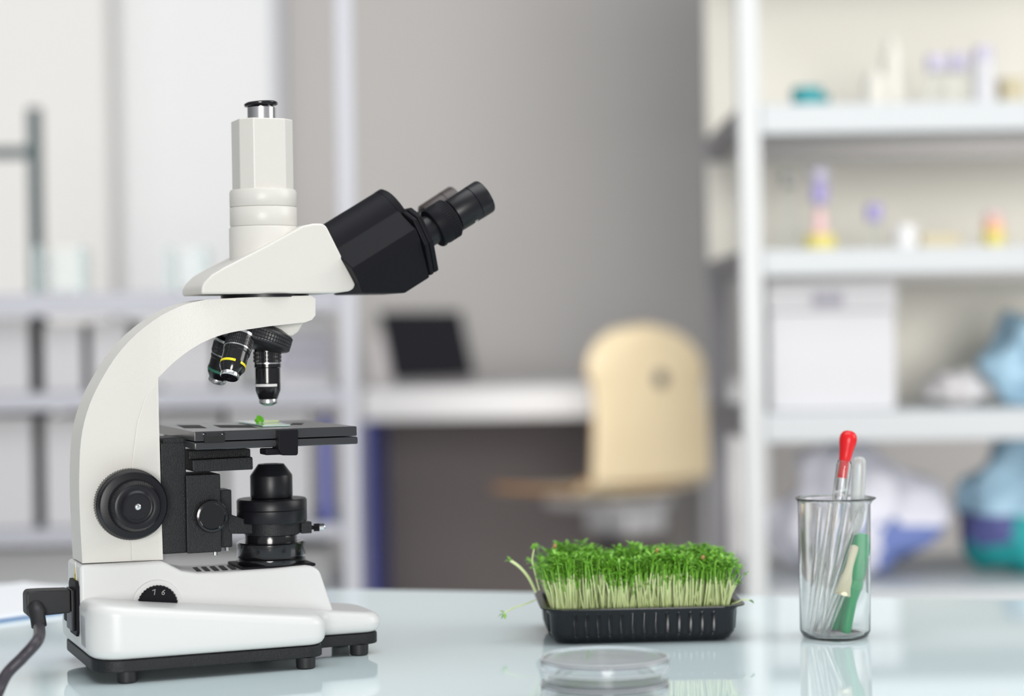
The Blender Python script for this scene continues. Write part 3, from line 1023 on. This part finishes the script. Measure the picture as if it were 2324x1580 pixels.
# a few seed husks caught in the leaves
for (px, py, y, lab) in ((1259, 1240, 1.62, 'reddish seed husk caught on the cress, far left'), (1491, 1250, 1.60, 'reddish seed husk caught in the middle of the cress'), (1595, 1266, 1.60, 'reddish seed husk caught on the cress, right')):
    bm = bmesh.new()
    bmesh.ops.create_uvsphere(bm, u_segments=10, v_segments=6, radius=.0016)
    for v in bm.verts:
        v.co.z *= 1.5
        v.co.y *= .7
    o = finish(bm, 'seed_husk', M['husk'])
    o.location = at_y(px, py, y)
    o.rotation_euler = (.5, .4, 0)
    tag(o, lab, 'seed husk')

# ------------------------------------------------------------------ petri dishes
def petri(z, label):
    c = at_z(1372, 1489, .0325)
    k = thing('petri_dish', label, 'petri dish', (c.x, c.y, TZ + z), R(20), 'stacked petri dishes')
    ro, ri = .0405, .0392
    finish(lathe([(0, 0), (ro - .0012, 0), (ro, .0009), (ro, .0135), (ri, .0135), (ri, .0016), (0, .0014)], 96), 'dish_base', M['dish'], k)
    ro, ri = .0425, .0413
    finish(lathe([(0, .0138), (ri, .0138), (ri, .0080), (ro + .0002, .0080), (ro + .0004, .0135), (ro - .0002, .0153), (ro - .0012, .0160), (ri - .0016, .0160), (ri - .0022, .0151), (0, .0150)], 96), 'dish_lid', M['dish'], k)
    for r_, z_, t_ in ((.0421, .0157, .00042), (.0427, .0081, .00035)):
        finish(lathe([(r_ + t_ * math.cos(R(a)), z_ + t_ * math.sin(R(a))) for a in range(0, 361, 45)], 96, closed=False), 'rim_highlight', M['rim_hl'], k)  # pale rings added as rim highlights


petri(.0001, 'clear petri dish at the bottom of the stack, before the cress tray')
petri(.0163, 'clear petri dish on top of another, before the cress tray')

# ------------------------------------------------------------------ beaker and what stands in it
BX, BY = .2562, 1.600
bk = thing('beaker', 'tall clear glass beaker holding pipettes, beside the cress', 'beaker', (BX, BY, TZ))
rb, hb = .0282, .1125
bm = lathe([(0, 0), (rb - .006, 0), (rb - .002, .0015), (rb, .006), (rb, hb - .005), (rb + .0005, hb - .0025), (rb + .0022, hb - .0004), (rb + .0018, hb + .0003), (rb - .0008, hb - .0012), (rb - .0013, hb - .005), (rb - .0013, .007), (rb - .004, .0030), (0, .0028)], 96)
for v in bm.verts:             # pouring lip, to the right
    if v.co.z > hb - .013:
        a = math.atan2(v.co.y, v.co.x)
        g = math.exp(-((a + .35) / .30) ** 2) * ((v.co.z - hb + .013) / .013) ** 2
        v.co.x += .0042 * g * math.cos(a)
        v.co.y += .0042 * g * math.sin(a)
finish(bm, 'beaker_glass', M['glass'], bk, sharp=80)
finish(lathe([(rb + .0001, .034), (rb + .0004, .034), (rb + .0004, .081), (rb + .0001, .081)], 10, arc=(R(-16), R(12))), 'label_patch', M['whitep'], bk)


def wp(px, py, y):
    return at_y(px, py, y)


def inside(p):                # keep a point within the beaker
    d = Vector((p.x - BX, p.y - BY))
    lim = rb - .0045
    if p.z < TZ + hb and d.length > lim:
        d = d.normalized() * lim
        return Vector((BX + d.x, BY + d.y, p.z))
    return p


def rod_axis(a, b):
    a, b = Vector(a), Vector(b)
    return a, (b - a).normalized(), (b - a).length


def hollow(L, ro, ri, n=20):
    return [(ri, 0), (ro, 0), (ro, L), (ri, L), (ri, 0)]


def glass_tube(name, a, b, ro, label, group=None):
    o_, d_, L = rod_axis(a, b)
    o = finish(lathe([(ro * .62, .0), (ro, .0002), (ro, L - .0002), (ro * .62, L)] + [(ro * .62, .0)], 24, (0, 0, 0), d_, closed=False), name, M['glass'])
    o.location = o_
    return tag(o, label, 'glass tube', group)


Zb = .0035
for (bx, tx, ty, yb, yt, ro, lab) in (
        (1838, 1860, 1150, 1.604, 1.612, .0030, 'clear glass tube standing steepest, against the beaker wall'),
        (1846, 1905, 1136, 1.597, 1.606, .0026, 'thin clear glass tube leaning just left of the red-bulbed dropper'),
        (1858, 1948, 1160, 1.592, 1.600, .0028, 'clear glass tube leaning behind the cream rubber bulb'),
        (1840, 1886, 1144, 1.588, 1.590, .0024, 'thin clear glass tube nearest the front of the beaker'),
        (1886, 1938, 1150, 1.616, 1.616, .0030, 'clear glass tube at the back of the beaker behind the dropper'),
        (1874, 1966, 1150, 1.610, 1.604, .0028, 'clear glass tube leaning at the pouring lip of the beaker')):
    b0 = at_z(bx, 1448, Zb)
    a = inside(Vector((at_y(bx, 1448, yb).x, yb, TZ + Zb + .001)))
    b = inside(at_y(tx, ty, yt))
    glass_tube('glass_tube', a, b, ro, lab, 'glass tubes in the beaker')

# dropper with the red bulb
a, b = inside(Vector((at_y(1866, 1446, 1.588).x, 1.588, TZ + Zb + .001))), at_y(1917, 1046, 1.592)
o_, d_, L = rod_axis(a, b)
dr = thing('dropper', 'glass dropper with a red rubber bulb, tallest in the beaker', 'dropper', o_)
finish(lathe([(.0012, 0), (.0018, .0), (.0022, .020), (.0036, .045), (.0060, .090), (.0062, L - .004), (.0055, L - .0005), (.0050, L), (.0046, L - .002), (.0046, .09), (.0024, .045), (.0012, .020), (.0012, 0)], 32, (0, 0, 0), d_, closed=False), 'glass_barrel', M['glass'], dr)
bd = (at_y(1928, 978, 1.594) - b).normalized()
finish(lathe([(0, -.014), (.0038, -.014), (.0040, -.001), (.0046, .0005), (.0050, .004), (.0056, .009), (.0067, .014), (.0070, .0175), (.0066, .0205), (.0050, .0230), (.0026, .0242), (0, .0245)], 40, b - o_, bd), 'rubber_bulb', M['redr'], dr)
# milky transfer pipette, bulb end up
a, b = inside(Vector((at_y(1932, 1446, 1.612).x, 1.612, TZ + Zb + .001))), at_y(1951, 1036, 1.606)
o_, d_, L = rod_axis(a, b)
tp = finish(lathe([(0, 0), (.0014, 0), (.0016, .055), (.0024, .075), (.0054, .090), (.0056, L - .008), (.0050, L - .0028), (.0034, L - .0008), (0, L)], 36, (0, 0, 0), d_), 'transfer_pipette', M['milky'])
tp.location = o_
tag(tp, 'milky plastic pipette with a rounded closed end, behind the red bulb', 'pipette')
# green tools
a, b = inside(Vector((at_y(1918, 1450, 1.586).x, 1.586, TZ + Zb + .001))), inside(at_y(1959, 1210, 1.594))
o_, d_, L = rod_axis(a, b)
g1 = thing('plastic_tool', 'thick green plastic lab tool with a collar, in the beaker', 'lab tool', o_)
finish(lathe([(0, 0), (.0036, .0004), (.0044, .003), (.0044, .012), (.0046, .026), (.0064, .036)], 28, (0, 0, 0), d_), 'shank', M['green'], g1)
finish(lathe([(.0064, .036), (.0070, .0365), (.0070, .043), (.0064, .0435)], 36, (0, 0, 0), d_), 'collar', M['green'], g1)
finish(lathe([(.0064, .0435), (.0072, .046), (.0074, .066), (.0070, L - .010), (.0060, L - .003), (.0036, L - .0005), (0, L)], 10, (0, 0, 0), d_), 'handle', M['green'], g1)
a, b = inside(Vector((at_y(1897, 1444, 1.600).x, 1.600, TZ + Zb + .001))), inside(at_y(1942, 1212, 1.608))
o_, d_, L = rod_axis(a, b)
g2 = finish(lathe([(0, 0), (.0032, .0005), (.0040, .004), (.0042, .03), (.0050, .055), (.0050, L - .004), (.0034, L - .001), (0, L)], 28, (0, 0, 0), d_), 'plastic_tool', M['green'])
g2.location = o_
tag(g2, 'thin green plastic lab tool behind the thick one, in the beaker', 'lab tool')
# small dropper with the cream bulb
a, b = inside(Vector((at_y(1872, 1448, 1.580).x, 1.580, TZ + Zb + .001))), inside(at_y(1912, 1345, 1.578))
o_, d_, L = rod_axis(a, b)
dc = thing('dropper', 'short glass dropper with a cream rubber bulb, inside the beaker', 'dropper', o_)
finish(lathe([(.0018, 0), (.0030, .0002), (.0032, L + .004), (.0019, L + .004), (.0018, 0)], 28, (0, 0, 0), d_, closed=False), 'glass_barrel', M['glass'], dc)
bd = (at_y(1940, 1237, 1.580) - b).normalized()
finish(lathe([(0, -.002), (.0062, -.002), (.0066, -.0008), (.0062, .0006), (.0054, .004), (.0050, .010), (.0036, .016), (.0030, .022), (.0032, .030), (.0034, .035), (.0030, .0378), (.0016, .0388), (0, .039)], 36, b - o_, bd), 'rubber_bulb', M['cream'], dc)

# ------------------------------------------------------------------ paper pad behind the microscope
pd = thing('notepad', 'white paper pad with a blue cover lying behind the microscope', 'notepad', (-.445, 1.780, TZ), R(49))
finish(box(-.10, .14, 0, .19, 0, .0022), 'cover', M['bluecover'], pd)
finish(box(-.099, .139, .0015, .189, .0023, .0058), 'paper', M['paper'], pd)


# ------------------------------------------------------------------ racks
def sx(px, d):
    return (px - 1162) / F * d


def zy(py, d, px=1162):       # height in the room of a pixel row at a depth
    return at_y(px, py, d).z


# right rack
RD, RB = 3.30, 3.84
rx0 = at_y(1682, 600, RD).x
rx1 = rx0 + .95
rk = thing('shelf_rack', 'white steel shelf rack on the right holding bottles and a storage box', 'shelf rack', (rx0, RD, 0))
pw = .036
levels = [(1.745, 1.70), (zy(236, RD, 1760), zy(304, RD, 1760)), (zy(566, RD, 1760), zy(626, RD, 1760)), (zy(938, RD, 1760), zy(1006, RD, 1760)), (zy(1345, RD, 1760), zy(1400, RD, 1760))]
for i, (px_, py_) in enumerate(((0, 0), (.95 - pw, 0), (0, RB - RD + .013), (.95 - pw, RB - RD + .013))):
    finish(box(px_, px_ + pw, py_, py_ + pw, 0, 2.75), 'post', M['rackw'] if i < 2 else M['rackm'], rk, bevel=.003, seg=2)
shelf_z = []
for (zt_, zb_) in levels:
    shelf_z.append(zt_)
    finish(box(pw + .001, .95 - pw - .001, .002, .024, zb_, zt_), 'shelf_front', M['shelfg'], rk, bevel=.003, seg=2)
    finish(box(pw + .001, .95 - pw - .001, .025, RB - RD - .012, zt_ - .012, zt_), 'shelf', M['shelfg'], rk)
    finish(box(.004, .030, pw + .001, RB - RD - pw - .001, zb_ + .004, zt_), 'side_brace', M['bracket'], rk)
finish(box(0, .95, RB - RD + .001, RB - RD + .012, levels[0][0] + .001, 2.74), 'back_panel', M['cwall'], rk)  # unseen upper panel, added to cast shadow on the right of the back wall
for i in (0, 1, 2):
    x0 = .0 if i < 2 else .16
    lo_z = levels[i + 1][0] + .001
    finish(box(x0, .95, RB - RD + .001, RB - RD + .012, lo_z, levels[i][1] + .0), 'back_panel', M['cwall'], rk)


def on_shelf(px, d, level):
    return Vector((at_y(px, 600, d).x, d, shelf_z[level]))


def hgt(py0, py1, d):
    return abs(zy(py0, d) - zy(py1, d))


def vessel(name, px, d, lv_, parts, label, cat, group=None):
    p = on_shelf(px, d, lv_)
    k = thing(name, label, cat, p, 0, group)
    for pname, pr, mt in parts:
        finish(lathe(pr, 28), pname, mt, k)
    return k


s_ = 3.40 / F      # metres per pixel in the middle of the right rack
def cyl(r, z0, z1, rnd=.1):
    up = 0 if z0 < 1 else 12          # the shelf front hides about twelve pixels
    r, z0, z1 = r * s_, (z0 + up) * s_, (z1 + 12) * s_
    e = min(r, z1 - z0) * rnd
    return [(0, z0), (r - e, z0), (r, z0 + e), (r, z1 - e), (r - e, z1), (0, z1)]


GS = 'lab ware on the upper shelf'
vessel('jar', 1838, 3.40, 1, [('body', cyl(36, 0, 38), M['tealp'])], 'small dark teal jar alone on the upper shelf', 'jar', GS)
vessel('jar', 1874, 3.43, 1, [('body', cyl(14, 0, 26), M['tealp'])], 'tiny teal pot just behind the dark teal jar', 'jar', GS)
vessel('bottle', 1992, 3.385, 1, [('body', cyl(26, 0, 62), M['offw']), ('cap', cyl(12, 62, 78), M['offw'])], 'short cream bottle on the upper shelf', 'bottle', GS)
vessel('bottle', 2032, 3.43, 1, [('body', cyl(26, 0, 118), M['offw']), ('cap', cyl(16, 118, 150), M['offw'])], 'tall cream bottle on the upper shelf', 'bottle', GS)
vessel('flask', 2130, 3.40, 1, [('body', cyl(20, 0, 70), M['tglass']), ('cap', cyl(23, 70, 108), M['lilac'])], 'glass flask with a lilac cap, nearer the cream bottles', 'flask', GS)
vessel('flask', 2182, 3.41, 1, [('body', cyl(20, 0, 70), M['tglass']), ('cap', cyl(23, 70, 112), M['lilac'])], 'glass flask with a lilac cap, beside the lilac-white bottle', 'flask', GS)
vessel('bottle', 2238, 3.385, 1, [('body', cyl(26, 0, 92), M['boxw']), ('cap', cyl(23, 92, 122), M['lilac'])], 'white bottle with a lilac cap on the upper shelf', 'bottle', GS)
vessel('jar', 2300, 3.43, 1, [('body', cyl(32, 0, 56), M['beige'])], 'brownish jar at the right end of the upper shelf', 'jar', GS)
GM = 'lab ware on the middle shelf'
vessel('flask', 1795, 3.40, 2, [('body', [(0, 0), (34 * s_, 0), (36 * s_, 8 * s_), (12 * s_, 90 * s_), (12 * s_, 132 * s_), (0, 132 * s_)], M['tglass']), ('stopper', cyl(20, 132, 172, .4), M['greyball'])], 'clear conical flask with a grey stopper', 'flask', GM)
vessel('flask', 1862, 3.385, 2, [('body', [(0, 0), (36 * s_, 0), (38 * s_, 6 * s_), (34 * s_, 36 * s_)], M['yell']), ('liquid', [(33 * s_, 36 * s_), (15 * s_, 44 * s_), (13 * s_, 92 * s_), (0, 93 * s_)], M['pinkl']), ('neck', cyl(19, 93, 140, .3), M['violet']), ('stopper', cyl(22, 140, 178, .4), M['lilac'])], 'tall flask with a yellow base, pink neck and violet top', 'flask', GM)
vessel('bottle', 1985, 3.40, 2, [('body', cyl(17, 0, 52), M['tglass']), ('cap', cyl(19, 52, 92, .3), M['violet'])], 'small clear bottle with a violet cap', 'bottle', GM)
vessel('cup', 2056, 3.40, 2, [('body', cyl(28, 0, 44), M['whitep'])], 'low white cup on the middle shelf', 'cup', GM)
bx_ = on_shelf(2132, 3.40, 2)
tag(finish(box(bx_.x - .033, bx_.x + .033, 3.385, 3.41, bx_.z, bx_.z + .026), 'carton', M['beige'], bevel=.002), 'flat brownish carton on the middle shelf', 'box', GM)
vessel('jar', 2256, 3.385, 2, [('body', cyl(25, 0, 24), M['yell']), ('liquid', cyl(24, 24, 44), M['orange']), ('lid', cyl(22, 44, 66, .3), M['pinkl'])], 'jar with yellow and orange contents, right end', 'jar', GM)
# storage box
sb0, sb1 = at_y(1746, 700, 3.36).x, at_y(2031, 700, 3.36).x
bzt = zy(640, 3.36, 1880)
stb = thing('storage_box', 'large white storage box with a grey handle, on the shelf', 'box', ((sb0 + sb1) / 2, 3.36, shelf_z[3]))
hw_, hh_ = (sb1 - sb0) / 2, bzt - shelf_z[3]
finish(box(-hw_, hw_, 0, .34, .0005, hh_ - .05), 'box_body', M['boxw'], stb, bevel=.003, seg=2)
finish(box(-hw_ - .003, hw_ + .003, -.003, .343, hh_ - .049, hh_), 'lid', M['boxw'], stb, bevel=.003, seg=2)
hx_ = at_y(1880, 680, 3.35).x - (sb0 + sb1) / 2
finish(box(hx_ - .026, hx_ + .026, -.0075, -.0032, hh_ - .042, hh_ - .018), 'handle', M['boxp'], stb, bevel=.002, seg=2)


def lump(name, c, rad, seed, mats, label, cat, amp=.28, pick=None, group=None):
    bm = bmesh.new()
    bmesh.ops.create_icosphere(bm, subdivisions=4, radius=1.0)
    for v in bm.verts:
        n0 = noise.noise(v.co * 1.6 + Vector((seed, 0, 0)))
        n1 = abs(noise.noise(v.co * 2.6 + Vector((0, seed, 0)))) + .5 * abs(noise.noise(v.co * 6.1 + Vector((0, 0, seed))))
        v.co *= 1.1 + amp * 1.5 * n0 - amp * 1.1 * n1
        v.co = Vector((v.co.x * rad[0], v.co.y * rad[1], max(-.92, v.co.z) * rad[2]))
    if pick:
        for f in bm.faces:
            f.material_index = pick(f.calc_center_median())
    zmin = min(v.co.z for v in bm.verts)
    for v in bm.verts:
        v.co.z -= zmin
    o = finish(bm, name, mats, sharp=75)
    o.location = c
    return tag(o, label, cat, group)


p = on_shelf(2165, 3.50, 3)
lump('cloth', p, (.05, .06, .034), 2.2, M['crump'], 'crumpled greyish white cloth beside the storage box', 'cloth')
p = on_shelf(2350, 3.50, 3)
lump('plastic_bag', p, (.085, .09, .085), 5.1, M['bagb'], 'pale blue plastic bag right of the crumpled cloth', 'bag')
p = on_shelf(1935, 3.52, 4)
lump('plastic_bag', p, (.130, .11, .118), 8.4, [M['bag'], M['bluel']], 'lavender white plastic bag with a blue lower side', 'bag', .25,
     lambda c: 1 if c.x > .02 and c.z < -.01 + noise.noise(c * 12) * .03 else 0)
p = on_shelf(2318, 3.52, 4)
lump('plastic_bag', p, (.105, .10, .118), 3.7, [M['bagb'], M['bagt'], M['bagn']], 'pale blue bag with teal cloth showing, on the bottom shelf', 'bag', .22,
     lambda c: 0 if c.z > .0 else (2 if c.x < -.045 and c.z > -.05 else 1))

# left rack
LD = 3.60
LA = R(4.7)
lx = at_y(809, 600, LD).x
lk = thing('shelf_rack', 'silver steel shelf rack behind the microscope', 'shelf rack', (lx, LD, 0), LA)
LW, LDP, pw = 1.05, .42, .032
for (px_, py_) in ((-pw, 0), (-LW, 0), (-pw, LDP - pw), (-LW, LDP - pw)):
    finish(box(px_, px_ + pw, py_, py_ + pw, 0, 1.95), 'post', M['rackg'], lk, bevel=.003, seg=2)
lz = []
for (y0, y1) in ((660, 712), (886, 926), (1196, 1230), (1352, 1390)):
    z1_, z0_ = zy(y0, LD - .02, 450), zy(y1, LD - .02, 450)
    lz.append(z1_)
    finish(box(-LW + pw + .001, -pw - .001, .002, .022, z0_, z1_), 'shelf_front', M['shelfl'], lk, bevel=.002, seg=2)
    finish(box(-LW + pw + .001, -pw - .001, .023, LDP - .01, z1_ - .014, z1_), 'shelf', M['shelfl'], lk)
LM = Matrix.Translation((lx, LD, 0)) @ Matrix.Rotation(LA, 4, 'Z')


def lpos(px, dep, level):     # point on the left rack: pixel column, depth behind its front
    # solve for the distance along the rack
    r = ray(px, 800)
    d = Vector((math.cos(LA), math.sin(LA)))
    n = Vector((-math.sin(LA), math.cos(LA)))
    o = Vector((lx, LD)) + n * dep
    t = o.dot(n) / Vector((r.x, r.y)).dot(n)
    return Vector((r.x * t, r.y * t, lz[level]))


def shelf_box(name, x0, x1, top, level, depth, mt, label, cat, group, face=None):
    p0, p1 = lpos(x0, .05, level), lpos(x1, .05, level)
    wv = (p1 - p0).length / 2
    c = (p0 + p1) / 2
    h = zy(top, c.y, (x0 + x1) / 2) - lz[level]
    o = thing(name, label, cat, c, LA, group)
    finish(box(-wv, wv, 0, depth, .0005, h), 'cover', mt, o, bevel=.003, seg=2)
    if face:
        finish(box(-wv * .6, wv * .6, -.0015, -.0002, h * .45, h * .75), 'spine_label', face, o)
    return o


GB = 'boxes and binders on the silver rack'
shelf_box('file_box', -70, 66, 724, 1, .26, M['binw'], 'white box at the left end, upper row of the silver rack', 'box', GB)
shelf_box('file_box', 99, 187, 735, 1, .26, M['binw'], 'white box between two dark uprights, upper row of the silver rack', 'box', GB)
shelf_box('file_box', 206, 292, 728, 1, .26, M['binw'], 'white box just left of the microscope arm, upper row', 'box', GB)
shelf_box('file_box', 372, 482, 730, 1, .26, M['binw'], 'white box framed by the microscope arm, upper row', 'box', GB)
shelf_box('file_box', 492, 560, 760, 1, .26, M['boxg'], 'grey box behind the objectives, upper row', 'box', GB)
for k, (t0, mt) in enumerate(((846, M['binw']), (806, M['boxp']), (766, M['boxp']), (728, M['binw']))):
    p0, p1 = lpos(628, .05, 1), lpos(752, .05, 1)
    c = (p0 + p1) / 2
    wv = (p1 - p0).length / 2
    zb_ = lz[1] + .0005 + k * .0325
    o = thing('letter_tray', ['white tray lowest in the stack behind the objectives', 'mauve grey tray second from the bottom of the stack', 'mauve grey tray third from the bottom of the stack', 'white tray topmost in the stack behind the objectives'][k], 'tray', (c.x, c.y, zb_), LA, 'stacked trays on the silver rack')
    finish(box(-wv, wv, 0, .26, 0, .026), 'tray_body', mt, o, bevel=.002, seg=2)
    finish(box(-wv + .006, wv - .006, .004, .25, .0262, .0318), 'tray_gap', M['darkgap'], o)
shelf_box('file_box', -70, 70, 945, 2, .26, M['binw'], 'white box at the left end, lower row of the silver rack', 'box', GB)
shelf_box('file_box', 98, 186, 945, 2, .26, M['binw'], 'white box between two dark uprights, lower row', 'box', GB)
shelf_box('file_box', 200, 330, 940, 2, .26, M['boxg'], 'pale grey box behind the microscope column, lower row', 'box', GB)
shelf_box('file_box', 345, 500, 935, 2, .26, M['boxg'], 'pale grey box behind the focus carriage, lower row', 'box', GB)
shelf_box('file_box', 512, 700, 918, 2, .26, M['binw'], 'white box behind the condenser, lower row', 'box', GB)
shelf_box('binder', 722, 746, 945, 2, .24, M['blue'], 'narrow dark blue binder beside the rack post, lower row', 'binder', GB)


shelf_box('storage_bin', -80, 330, 1246, 3, .30, M['boxg'], 'wide grey storage bin low on the silver rack, left of the microscope', 'bin', 'grey bins at the bottom of the silver rack')
shelf_box('storage_bin', 350, 740, 1250, 3, .30, M['boxg'], 'wide grey storage bin low on the silver rack, behind the microscope base', 'bin', 'grey bins at the bottom of the silver rack')


def tank(x0, x1, top, label):
    p0, p1 = lpos(x0, .10, 0), lpos(x1, .10, 0)
    c = (p0 + p1) / 2
    wv = (p1 - p0).length / 2
    h = zy(top, c.y, (x0 + x1) / 2) - lz[0]
    o = thing('glass_tank', label, 'glass tank', (c.x, c.y, lz[0] + .0005), LA, 'glass tanks on the silver rack')
    bm = bmesh.new()
    for a in ((-wv, wv, 0, .004, 0, h), (-wv, wv, .146, .15, 0, h), (-wv, -wv + .004, .0041, .1459, 0, h), (wv - .004, wv, .0041, .1459, 0, h), (-wv + .0041, wv - .0041, .0041, .1459, 0, .004)):
        add_box(bm, *a)
    finish(bm, 'tank_glass', M['tglass'], o)
    for u in (-wv, wv):
        finish(box(u - .0045, u + .0045, -.006, -.0003, 0, h), 'corner_strip', M['tankedge'], o)


tank(90, 190, 560, 'glass tank with greenish edges beside the dark frame')
tank(388, 470, 560, 'glass tank with greenish edges left of the microscope head')

# dark metal frame standing behind the rack
fd = 4.15
fx0, fx1 = at_y(66, 600, fd).x, at_y(94, 600, fd).x
ft, fb = zy(243, fd, 80), zy(1195, fd, 80)
fr = thing('metal_frame', 'dark metal frame standing behind the silver rack', 'frame', (fx0, fd, 0))
finish(box(0, fx1 - fx0, 0, .03, 0, ft), 'upright', M['darkframe'], fr, bevel=.002)
zc = zy(345, fd, 40)
finish(box(-.55, -.0005, .004, .026, zc - .012, zc + .012), 'crossbar', M['darkframe'], fr, bevel=.002)
finish(box(-.58, -.551, 0, .03, 0, ft), 'upright', M['darkframe'], fr, bevel=.002)

# ------------------------------------------------------------------ desk, laptop and chair
DD = 6.0
dx0, dx1 = at_y(822, 900, DD).x, at_y(1745, 900, DD).x
dzt, dzb = zy(880, DD, 1100), zy(950, DD, 1100)
dk = thing('desk', 'white desk against the back wall carrying the laptop', 'desk', (dx0, DD, 0))
DW = dx1 - dx0
finish(box(0, DW, 0, .85, dzb, dzt), 'desktop', M['deskw'], dk, bevel=.004, seg=2)
lw = at_y(1745, 1000, DD).x - at_y(1648, 1000, DD).x
for y in (.02, .75):
    finish(box(DW - lw, DW - .004, y, y + .06, 0, dzb - .0005), 'leg', M['deskw'], dk, bevel=.003)
finish(box(.004, .024, .02, .81, 0, dzb - .0005), 'end_panel', lbl and M['blue'], dk)
finish(box(.026, DW - lw - .12, .80, .82, .02, dzb - .0005), 'shade_panel', M['deskd'], dk)  # added dark sheet standing in for the shade under the desk

lp_c = at_y(988, 868, 6.55)
lt = thing('laptop', 'open black laptop at the left end of the white desk', 'laptop', (lp_c.x, 6.55, dzt), R(45))
finish(box(-.18, .18, -.15, 0, .0005, .010), 'keyboard_base', M['laptopg'], lt, bevel=.003)
bm = box(-.18, .18, -.006, .006, 0, .23)
for v in bm.verts:
    v.co = Matrix.Rotation(R(-16), 3, 'X') @ v.co + Vector((0, .004, .018))
finish(bm, 'screen', M['laptop'], lt, bevel=.003)
bp_ = at_y(868, 868, 6.62)
tag(finish(box(bp_.x - .035, bp_.x + .04, 6.62, 6.66, dzt + .0005, dzt + .17), 'document_box', M['laptopg'], bevel=.003), 'pinkish grey upright box left of the laptop', 'box')

# plywood swivel chair
CD = 5.35
cb = at_y(1474, 1118, CD)
FA = math.atan2(.80, -.60)
ch = thing('swivel_chair', 'plywood swivel chair with a round-topped back, at the desk', 'chair', (cb.x, CD, 0), FA - math.pi / 2)
# local axes: +y is the way the chair faces, x its width
sc_ = CD / F
top_z = zy(740, CD, 1470)
seat_z = cb.z


def sheet(rows, mt_, name, thick=.012):
    bm = bmesh.new()
    grid = [[bm.verts.new(p) for p in row] for row in rows]
    for a, b in zip(grid, grid[1:]):
        for i in range(len(a) - 1):
            bm.faces.new((a[i], a[i + 1], b[i + 1], b[i]))
    o = finish(bm, name, mt_, ch, sharp=80)
    s = o.modifiers.new('thickness', 'SOLIDIFY')
    s.thickness = thick
    s.offset = 0
    o.data.materials.append(M['plyedge'])
    s.material_offset_rim = 1
    return o


H = top_z - seat_z
rows = []
NR, NC = 26, 20
for i in range(NR + 1):
    t = i / NR
    z = seat_z + .03 + (H - .03) * t
    wv = .222 - .024 * min(1, t / .5)
    if t > .66:
        q = (t - .66) / .34
        wv = (.222 - .024) * math.sqrt(max(0.0, 1 - q ** 2.3)) + .012
    yb = .0 - .012 * math.sin(math.pi * t)
    row = []
    for k in range(NC + 1):
        u = -1 + 2 * k / NC
        row.append((u * wv + .045 * (.45 - t), yb + .030 * u * u - .03, z))
    rows.append(row)
sheet(rows, M['ply'], 'backrest')
rows = []
for i in range(17):
    t = i / 16
    y = -.03 + .52 * t
    z = seat_z + .03 * max(0, 1 - t * 6) ** 2 - .004 - .02 * max(0, (t - .75) / .25) ** 2
    wv = .222 * (1 if t < .8 else math.sqrt(max(.2, 1 - ((t - .8) / .25) ** 2)))
    rows.append([((-1 + 2 * k / NC) * wv, y + .045 * (-1 + 2 * k / NC) ** 2 * max(0, 1 - t * 3), z + .012 * abs(-1 + 2 * k / NC) ** 2) for k in range(NC + 1)])
lbl(sheet(rows, M['ply'], 'seat', .014), 'plywood seat')
bz = zy(860, CD, 1460)
finish(lathe([(0, -.03), (.023, -.03), (.024, .0), (.015, .012), (0, .012)], 24, (.006, -.046, bz), (0, -1, 0)), 'bolt', M['darkgap'], ch)
finish(box(-.11, .10, .02, .32, seat_z - .05, seat_z - .018), 'seat_plate', M['chairg'], ch, bevel=.008)
finish(box(-.05, .09, .03, .22, seat_z - .115, seat_z - .0505), 'tilt_housing', M['chairg'], ch, bevel=.015)
finish(lathe([(0, .12), (.026, .12), (.026, seat_z - .25), (.018, seat_z - .249), (.018, seat_z - .116), (0, seat_z - .116)], 24, (0, .17, 0)), 'gas_column', M['blacksat'], ch)
finish(tube([(.10, .2, seat_z - .04), (.17, .2, seat_z - .06), (.24, .2, seat_z - .065)], .008, 10), 'lever', M['chairg'], ch)
for k in range(5):
    a = 2 * math.pi * k / 5 + .3
    lg = finish(tube([(.02 * math.cos(a), .17 + .02 * math.sin(a), .13), (.28 * math.cos(a), .17 + .28 * math.sin(a), .075)], [.022, .014], 10), 'leg', M['chairg'], ch)
    finish(lathe([(0, -.011), (.024, -.011), (.026, -.006), (.026, .006), (.024, .011), (0, .011)], 20, (.28 * math.cos(a), .17 + .28 * math.sin(a), .027), (-math.sin(a), math.cos(a), 0)), 'castor', M['black'], lg)
